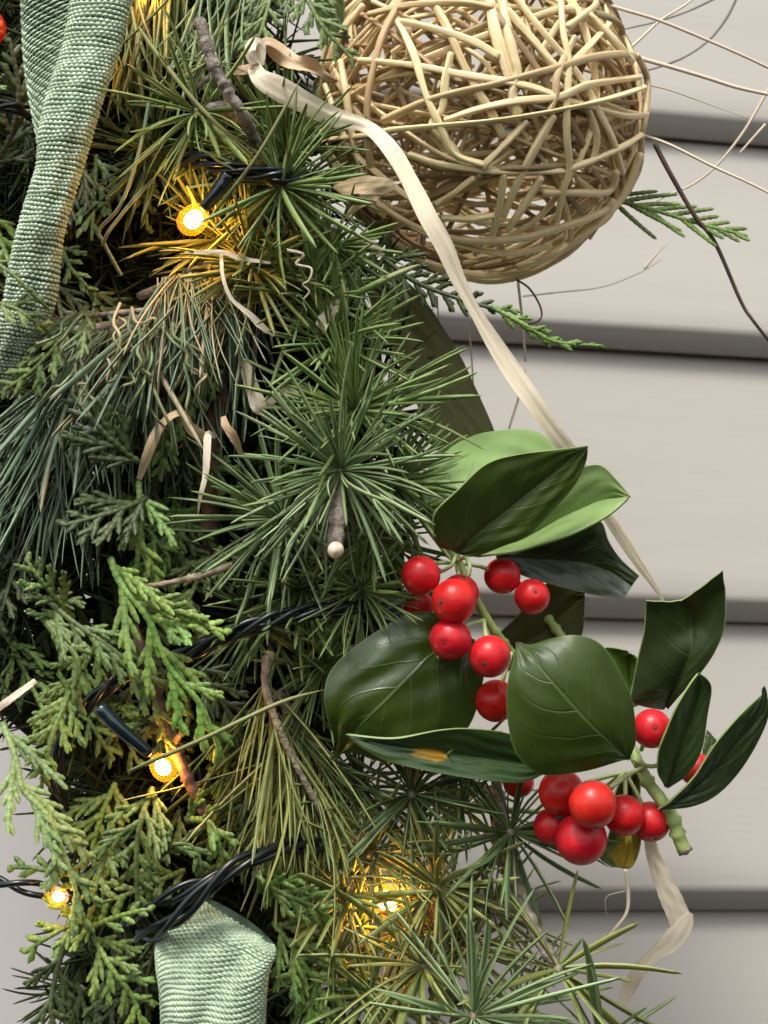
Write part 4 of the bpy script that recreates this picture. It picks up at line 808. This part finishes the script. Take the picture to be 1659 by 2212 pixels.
woven('', [(38, -60, 9), (47, 0, 10), (50, 60, 11), (52, 120, 12), (58, 180, 13), (68, 240, 14), (80, 300, 14), (86, 340, 12)],
      [(230, -60, 9), (215, 0, 9), (190, 70, 9), (165, 130, 10), (135, 200, 11), (115, 260, 12), (102, 310, 12), (96, 350, 11)],
      42, 22, .12, 1.9, slant=-.35, root=rib, valley=lambda s, t: .05*np.sin(t*7+s*5))
woven('sage green mesh ribbon folded over at the bottom left',
      [(440, 1941, 0), (400, 1960, 2), (364, 1990, 4), (342, 2035, 7), (340, 2085, 10), (347, 2150, 12), (350, 2240, 12)],
      [(578, 2026, 5), (594, 2052, 11), (580, 2095, 13), (573, 2150, 13), (569, 2220, 13), (567, 2300, 13), (566, 2390, 13)],
      64, 34, .17, 3.6, valley=lambda s, t: .05*np.sin(t*8+s*5)*np.clip(s*4, 0, 1) - .10*np.exp(-((t-.75+.4*s)/.08)**2)*np.clip(s*3, 0, 1), weft='weft')
# glittering bit of dark mesh right of the lower ribbon and along the left
woven('dark glittering mesh ribbon bit peeping out right of the lower ribbon', [(600, 1925, -8), (620, 1965, -6), (660, 2005, -6), (720, 2030, -8)], [(640, 1915, -8), (690, 1930, -4), (735, 1955, -4), (760, 1990, -8)], 14, 10, .2, 3.0)

# ------------------------------------------------------------------ holly
def leaf(root, Lp, Mp, Rp, top, under='h_under', nu=44, nv=15, puff=.00018, veins=5.2, th=.00022, label=None, name='leaf', wave=.0, crink=.00005):
    """Lp, Mp, Rp: left edge, midrib and right edge from base to tip, in photo units + mm"""
    A, Mm, B = (spline(pp(q), nu) for q in (Lp, Mp, Rp)); v = np.linspace(-1, 1, nv*2+1); u = np.linspace(0, 1, nu)
    G = np.empty((nu, len(v), 3)); ctrl = .62
    for j, q in enumerate(v):
        E = A if q < 0 else B; f = abs(q)
        # quadratic from midrib to edge, bowing slightly
        G[:, j] = Mm*(1-f) + E*f
    wl = np.linalg.norm(B-A, axis=1)
    a = G[1:-1]; du = np.gradient(G, axis=0); dv = np.gradient(G, axis=1); n = np.cross(du, dv); ln = np.linalg.norm(n, axis=2)[..., None]
    n = n/(ln+1e-14); sg = np.sign((n.reshape(-1, 3) @ TW).sum()); n *= sg
    d = np.abs(v)/2; ph = u[:, None]*veins - (d[None]**1.15)*5.0 + .45*(v > 0)[None]
    arch = np.sin(np.pi*np.abs(v))[None]*.035*wl[:, None]
    pf = puff*np.abs(np.sin(np.pi*ph))**.7*np.minimum(1, d*8)[None]*np.clip((.5-d)*6, 0, 1)[None] + arch*.5
    pf = pf + wave*np.sin(u[:, None]*17)*(d[None]*2)**3
    for _ in range(9):
        fu, fv, p0 = rng.uniform(4, 26), rng.uniform(3, 16), rng.uniform(0, 6.3); pf = pf + crink*np.sin(u[:, None]*fu + v[None]*fv*rng.choice([-1, 1]) + p0)*(6/(4+.35*fu))
    G = G + n*pf[..., None]
    mb = MB(); F = G + n*th; Bk = G - n*th
    UVu = u
    mb.grid(F, uv=UVu, mat=0); mb.grid(Bk[:, ::-1], uv=UVu, mat=1)
    for e in (0, -1):
        mb.grid(np.stack([F[:, e], F[:, e] + (F[:, e]-F[:, 1 if e == 0 else -2])*.06 - n[:, e]*th, Bk[:, e]], 1), mat=2)
    for e in (0, -1): mb.grid(np.stack([F[e], Bk[e]], 1), mat=2)
    return mb.build(name, [M[top], M[under], M['rim']], root, label=label)
def berry(root, x, y, r, k, scar=None, stalk=None):
    c = P(x, y, k); ax = V(*(scar or (random.uniform(-.5, .5), random.uniform(-.8, .1), .5)))
    R = PX(r, k); sq = random.uniform(.95, 1.0)
    mb = MB(); mb.sphere(c, R, axis=ax, nu=34, nv=36, prof=lambda t: (1 - .05*np.exp(-(t/.16)**2))*(1+.010*np.sin(t*3)) * np.where(t > 2.8, .985, 1)*sq + (1-sq)*np.sin(t))
    b = mb.build('berry', M['berry'], root)
    mb = MB(); th = np.linspace(0, 1, 5); ph = np.linspace(0, 6.283, 12, endpoint=False); Q = orient(ax)
    def disc(rad, off, m, nm, lob=0):
        mb = MB(); G = np.array([[c + Q @ (np.array([math.cos(p), math.sin(p), 0])*rad*R*max(f, .001)*(1+lob*math.cos(4*p)*f)) + ax*(R*(off + .012*(1-f*f))) for p in ph] for f in th]); mb.grid(G, True); mb.build(nm, M[m], b)
    disc(.17, .952, 'scar_ring', 'scar_rim', .18); disc(.09, .970, 'scar', 'scar_point', .35)
    if stalk:
        mb = MB(); q = spline(np.vstack([pp(stalk), c - (c-P(*stalk[-1]))*.95*R/np.linalg.norm(c-P(*stalk[-1]))]), 14); mb.tube(q, PX(5), 6); mb.build('berry_stalk', M['stempale'], root)
    return b
def cr(l): return [(663.6+.6*p[0], 895.9+.6*p[1], p[2]) for p in l]   # review crop -> photo units

hu = thing('holly_sprig', 'upper holly sprig with two pale undersides showing and red berries below', 'holly', P(985, 1195, 10))
mb = MB(); stem_tube(mb, pp([(905, 1055, -8), (925, 1110, -2), (950, 1165, 2), (985, 1205, 4), (1020, 1280, 4), (1060, 1350, 2), (1105, 1410, -2), (1140, 1460, -8)]), PX(10), PX(9), knobs=.05, sides=9, n=60); mb.build('stem', M['stemgreen'], hu)
leaf(hu, cr([(535, 495, 9), (470, 470, 14), (455, 420, 16), (460, 350, 18), (540, 270, 18), (640, 180, 16), (750, 145, 13), (900, 125, 10), (1008, 112, 8)]),
     cr([(535, 497, 9), (620, 420, 10), (760, 310, 9), (880, 215, 8), (1008, 112, 8)]),
     cr([(535, 498, 9), (600, 510, 9), (700, 475, 9), (800, 430, 8), (900, 330, 7), (970, 240, 7), (1003, 165, 7), (1010, 112, 8)]), 'h_top', label='dark green cupped leaf in front')
leaf(hu, cr([(435, 345, 0), (412, 290, -2), (430, 210, -8), (500, 130, -13), (620, 70, -17), (760, 54, -18), (840, 72, -17), (900, 125, -15), (960, 180, -12)]),
     cr([(435, 345, 0), (520, 290, 0), (650, 210, -3), (800, 170, -6), (960, 185, -10)]),
     cr([(435, 345, 0), (480, 380, 2), (620, 340, 2), (800, 280, -2), (960, 195, -9)]), 'h_under', 'h_top', label='pale green underside of the highest leaf')
leaf(hu, cr([(600, 508, 4), (700, 420, 0), (820, 300, -2), (940, 210, -2), (1010, 183, -2), (1062, 185, -2), (1110, 230, -1), (1163, 293, 0)]),
     cr([(600, 510, 4), (760, 455, -4), (920, 370, -5), (1060, 310, -4), (1163, 295, 0)]),
     cr([(600, 511, 4), (720, 497, 4), (880, 457, 3), (1000, 412, 3), (1090, 360, 2), (1163, 297, 0)]), 'h_under', 'h_top', label='pale green underside of the leaf pointing right')
leaf(hu, cr([(680, 505, -2), (760, 450, -6), (880, 430, -8), (1000, 400, -8), (1058, 385, -9), (1085, 455, -8), (1130, 520, -8), (1196, 580, -6)]),
     cr([(680, 510, -2), (820, 520, -8), (960, 530, -10), (1080, 560, -9), (1170, 615, -7)]),
     cr([(680, 515, -2), (760, 570, -5), (850, 602, -6), (1000, 642, -7), (1080, 655, -7), (1140, 662, -6)]), 'h_top2', crink=.00003, label='nearly black spiny leaf behind')
leaf(hu, cr([(640, 860, -14), (700, 780, -14), (780, 700, -14), (860, 610, -15), (930, 595, -16), (998, 640, -16)]),
     cr([(660, 900, -14), (760, 840, -16), (850, 780, -17), (940, 700, -17), (1000, 650, -16)]),
     cr([(700, 930, -14), (800, 900, -15), (920, 860, -16), (985, 800, -16), (998, 720, -16), (1000, 660, -16)]), 'mag', label='shaded olive leaf behind the berries')
def st(n, x, y, k): return [(n[0], n[1], n[2]), ((n[0]+x)/2+random.uniform(-8, 8), (n[1]+y)/2-random.uniform(4, 14), (n[2]+k)/2)]
N1 = (985, 1215, 4); N2 = (1045, 1340, 4)
berry(hu, 909, 1243, 43, 10, (-.95, -.15, .35), st(N1, 909, 1243, 10))
berry(hu, 993, 1282, 42, 8, (.2, .9, .4), st(N1, 993, 1280, 8))
berry(hu, 980, 1299, 49, 15, (-.62, .0, .78), None)
berry(hu, 973, 1381, 46, 14, (-.30, -.12, .94), st(N2, 973, 1381, 14))
berry(hu, 1058, 1418, 46, 14, (-.32, -.28, .9), st(N2, 1058, 1418, 14))
berry(hu, 1085, 1244, 40, -2, (.1, .2, -.9), st(N1, 1085, 1244, -2))
berry(hu, 1149, 1289, 39, 0, (.12, .32, .93), st((1110, 1250, -6), 1149, 1289, 0))
berry(hu, 905, 1312, 34, -2, (-.5, .3, .5))
berry(hu, 1071, 1514, 46, 6, (.3, -.6, -.7), st((1090, 1440, 0), 1071, 1514, 6))
for pts in ([(988, 1212, 6), (1005, 1205, 10), (1015, 1222, 12), (1012, 1245, 12)], [(950, 1236, 6), (975, 1222, 8), (985, 1200, 6)], [(1105, 1410, 2), (1092, 1450, 4), (1080, 1480, 4)]):
    mb = MB(); mb.tube(spline(pp(pts), 14), PX(4.5), 6); mb.build('berry_stalk', M['stempale'], hu)
leaf(hu, cr([(560, 790, 4), (520, 740, 6), (430, 708, 7), (350, 725, 8), (250, 780, 9), (140, 860, 10), (80, 930, 11), (62, 1000, 12), (66, 1060, 12), (78, 1110, 11), (100, 1165, 9), (100, 1228, 6)]),
     cr([(580, 800, 4), (450, 862, 9), (380, 930, 11), (285, 1028, 13), (200, 1110, 12), (100, 1230, 6)]),
     cr([(600, 810, 4), (635, 900, 5), (632, 960, 6), (610, 1060, 7), (560, 1150, 8), (450, 1235, 8), (340, 1255, 8), (250, 1243, 8), (180, 1218, 8), (130, 1215, 7), (100, 1232, 6)]), 'h_gloss', puff=.0003, crink=.00012, label='broad glossy leaf with raised veins')
hl = thing('holly_sprig', 'lower holly sprig with a pale cut stem end and a cluster of red berries', 'holly', P(1390, 1640, 10))
mb = MB(); stem_tube(mb, pp([(1478, 1836, 8), (1465, 1805, 8), (1452, 1765, 8), (1430, 1730, 8), (1400, 1690, 6), (1375, 1640, 4), (1350, 1590, 0), (1300, 1500, -6), (1240, 1410, -12), (1190, 1345, -16), (1150, 1290, -20)]), PX(15), PX(9), knobs=.07, sides=10, n=70); mb.build('stem', M['stemgreen'], hl)
mb = MB(); mb.sphere(P(1480, 1838, 8), PX(17), axis=V(.4, -.8, .4), nu=8, nv=12, prof=lambda t: np.where(t < 1, .55, 1)); mb.build('cut_end', M['bark_tan'], hl)
leaf(hl, cr([(1155, 1240, 16), (1120, 1248, 18), (1000, 1282, 20), (860, 1296, 20), (790, 1262, 21), (740, 1190, 22), (718, 1060, 22), (724, 950, 22), (745, 870, 20), (755, 822, 18)]),
     cr([(1158, 1238, 16), (1080, 1170, 21), (1000, 1090, 24), (905, 985, 25), (830, 900, 23), (755, 820, 18)]),
     cr([(1160, 1236, 16), (1182, 1170, 17), (1178, 1090, 18), (1160, 1000, 19), (1110, 900, 20), (1050, 822, 21), (970, 795, 21), (880, 808, 20), (800, 832, 19), (757, 818, 18)]), 'h_top', puff=.0002, label='large rounded leaf in front')
leaf(hl, cr([(860, 1290, 8), (780, 1322, 11), (650, 1317, 13), (480, 1292, 14), (300, 1250, 15), (200, 1200, 15), (138, 1152, 14)]),
     cr([(862, 1270, 8), (730, 1255, 9), (560, 1225, 11), (400, 1200, 13), (260, 1180, 14), (138, 1151, 14)]),
     cr([(864, 1250, 8), (800, 1190, 8), (730, 1150, 10), (600, 1130, 13), (480, 1133, 15), (330, 1162, 16), (220, 1160, 15), (138, 1150, 14)]), 'h_spot', label='long folded leaf with an orange-brown spot')
leaf(hl, cr([(1280, 1062, 0), (1210, 1050, 4), (1165, 1030, 6), (1170, 980, 6), (1190, 880, 6), (1212, 780, 7), (1218, 700, 8), (1220, 668, 9)]),
     cr([(1290, 1045, 0), (1330, 960, 2), (1380, 850, 4), (1385, 760, 3), (1370, 700, 4), (1345, 668, 6)]),
     cr([(1300, 1060, 0), (1360, 990, 3), (1420, 925, 5), (1470, 850, 7), (1502, 760, 8), (1506, 640, 9), (1500, 600, 10), (1496, 560, 11)]), 'h_top2', crink=.00003, label='tall spiny leaf standing up at right')
leaf(hl, cr([(1285, 1335, 10), (1262, 1285, 14), (1265, 1210, 16), (1290, 1140, 17), (1330, 1050, 18), (1380, 965, 17), (1408, 928, 16)]),
     cr([(1295, 1338, 10), (1330, 1240, 12), (1370, 1130, 13), (1400, 1020, 14), (1408, 928, 16)]),
     cr([(1305, 1340, 10), (1375, 1290, 12), (1422, 1200, 13), (1442, 1080, 14), (1456, 990, 15), (1440, 950, 16), (1409, 928, 16)]), 'h_top2', crink=.00003, label='small upright leaf at right')
leaf(hl, cr([(1262, 1418, 10), (1310, 1388, 13), (1400, 1290, 16), (1480, 1170, 18), (1540, 1100, 19), (1600, 1040, 19), (1644, 1000, 19), (1645, 975, 20)]),
     cr([(1264, 1420, 10), (1370, 1360, 12), (1470, 1270, 14), (1560, 1160, 16), (1630, 1060, 18), (1646, 976, 20)]),
     cr([(1268, 1422, 10), (1380, 1412, 12), (1470, 1372, 13), (1550, 1292, 14), (1620, 1182, 16), (1662, 1080, 18), (1655, 1010, 19), (1647, 976, 20)]), 'h_blue', label='greyish leaf pointing to the right edge')
leaf(hl, cr([(1170, 1060, -2), (1140, 980, -4), (1100, 900, -4), (1070, 842, -4), (1110, 838, -4), (1150, 848, -4)]),
     cr([(1180, 1050, -2), (1160, 970, -6), (1160, 900, -6), (1168, 860, -4)]),
     cr([(1190, 1050, -2), (1200, 980, -4), (1198, 920, -4), (1192, 882, -4), (1175, 862, -4)]), 'h_top')
leaf(hl, cr([(1400, 1300, 2), (1420, 1220, 0), (1440, 1135, -2)]), cr([(1420, 1290, 2), (1440, 1220, 0), (1455, 1155, -2)]), cr([(1440, 1300, 2), (1470, 1240, 0), (1478, 1182, -2)]), 'h_top')
leaf(hl, cr([(1180, 1290, 0), (1120, 1330, 0), (1100, 1420, 0), (1085, 1520, 2), (1050, 1590, 4), (1100, 1628, 6)]),
     cr([(1190, 1290, 0), (1160, 1360, -4), (1150, 1450, -5), (1150, 1530, -2), (1140, 1632, 5)]),
     cr([(1200, 1290, 0), (1196, 1370, 0), (1198, 1460, 0), (1197, 1560, 2), (1175, 1620, 4), (1150, 1634, 6)]), 'h_yellow', label='small leaf turning yellow under the berries')
N3 = (1350, 1668, 6)
for x, y, r, k, sc in ((1213, 1712, 50, 8, (-.1, -.75, .6)), (1280, 1738, 52, 18, (.1, -.9, .42)), (1255, 1812, 57, 11, (.1, -.3, -.9)), (1348, 1761, 45, 9, (.3, -.2, -.9)), (1405, 1775, 43, 5, (.15, -.75, .65)), (1193, 1785, 41, 3, (.2, -.2, -.9))):
    berry(hl, x, y, r, k, sc, st(N3, x, y, k))
berry(hl, 1120, 1690, 34, -2, (0, -.5, -.8)); berry(hl, 1408, 1574, 43, 12, (.02, .12, .98), st((1385, 1620, 4), 1408, 1574, 12)); berry(hl, 1503, 1662, 36, 4, (.2, -.5, -.8), st((1440, 1700, 6), 1503, 1662, 4))
for pts in ([(1395, 1655, 8), (1360, 1672, 10), (1335, 1690, 14), (1318, 1700, 16)], [(1370, 1640, 6), (1400, 1655, 9), (1428, 1652, 9)]):
    mb = MB(); mb.tube(spline(pp(pts), 14), PX(5), 6); mb.build('berry_stalk', M['stempale'], hl)

# magnolia leaves
mg = thing('magnolia_leaf', 'large dark olive leaf hanging between the vine ball and the holly', 'leaf', P(815, 600, -20))
leaf(mg, [(812, 590, -22), (800, 650, -18), (850, 760, -16), (885, 830, -16), (912, 900, -16), (945, 970, -16), (985, 1035, -18)],
     [(818, 588, -22), (870, 680, -24), (930, 790, -25), (980, 890, -25), (1040, 1010, -24)],
     [(825, 586, -22), (868, 600, -24), (915, 645, -25), (952, 700, -26), (992, 765, -27), (1024, 832, -27), (1052, 892, -27), (1072, 945, -27), (1085, 1010, -26)], 'mag', 'mag', name='blade')
mg = thing('magnolia_leaf', 'dark green leaf tip hanging behind the ball at the top edge', 'leaf', P(710, -60, -24))
leaf(mg, [(700, -60, -24), (680, -10, -24), (683, 50, -24), (705, 98, -24)], [(715, -60, -24), (714, 0, -26), (714, 60, -26), (714, 100, -24)], [(730, -60, -24), (742, -10, -24), (742, 50, -24), (722, 98, -24)], 'h_top', 'h_top', name='blade')
# red berry at the left edge
rb_ = thing('holly_berry', 'red berry cut off by the left edge at the top', 'berry', P(-30, 60, 4)); berry(rb_, -30, 60, 42, 4, (-.5, -.3, .6))
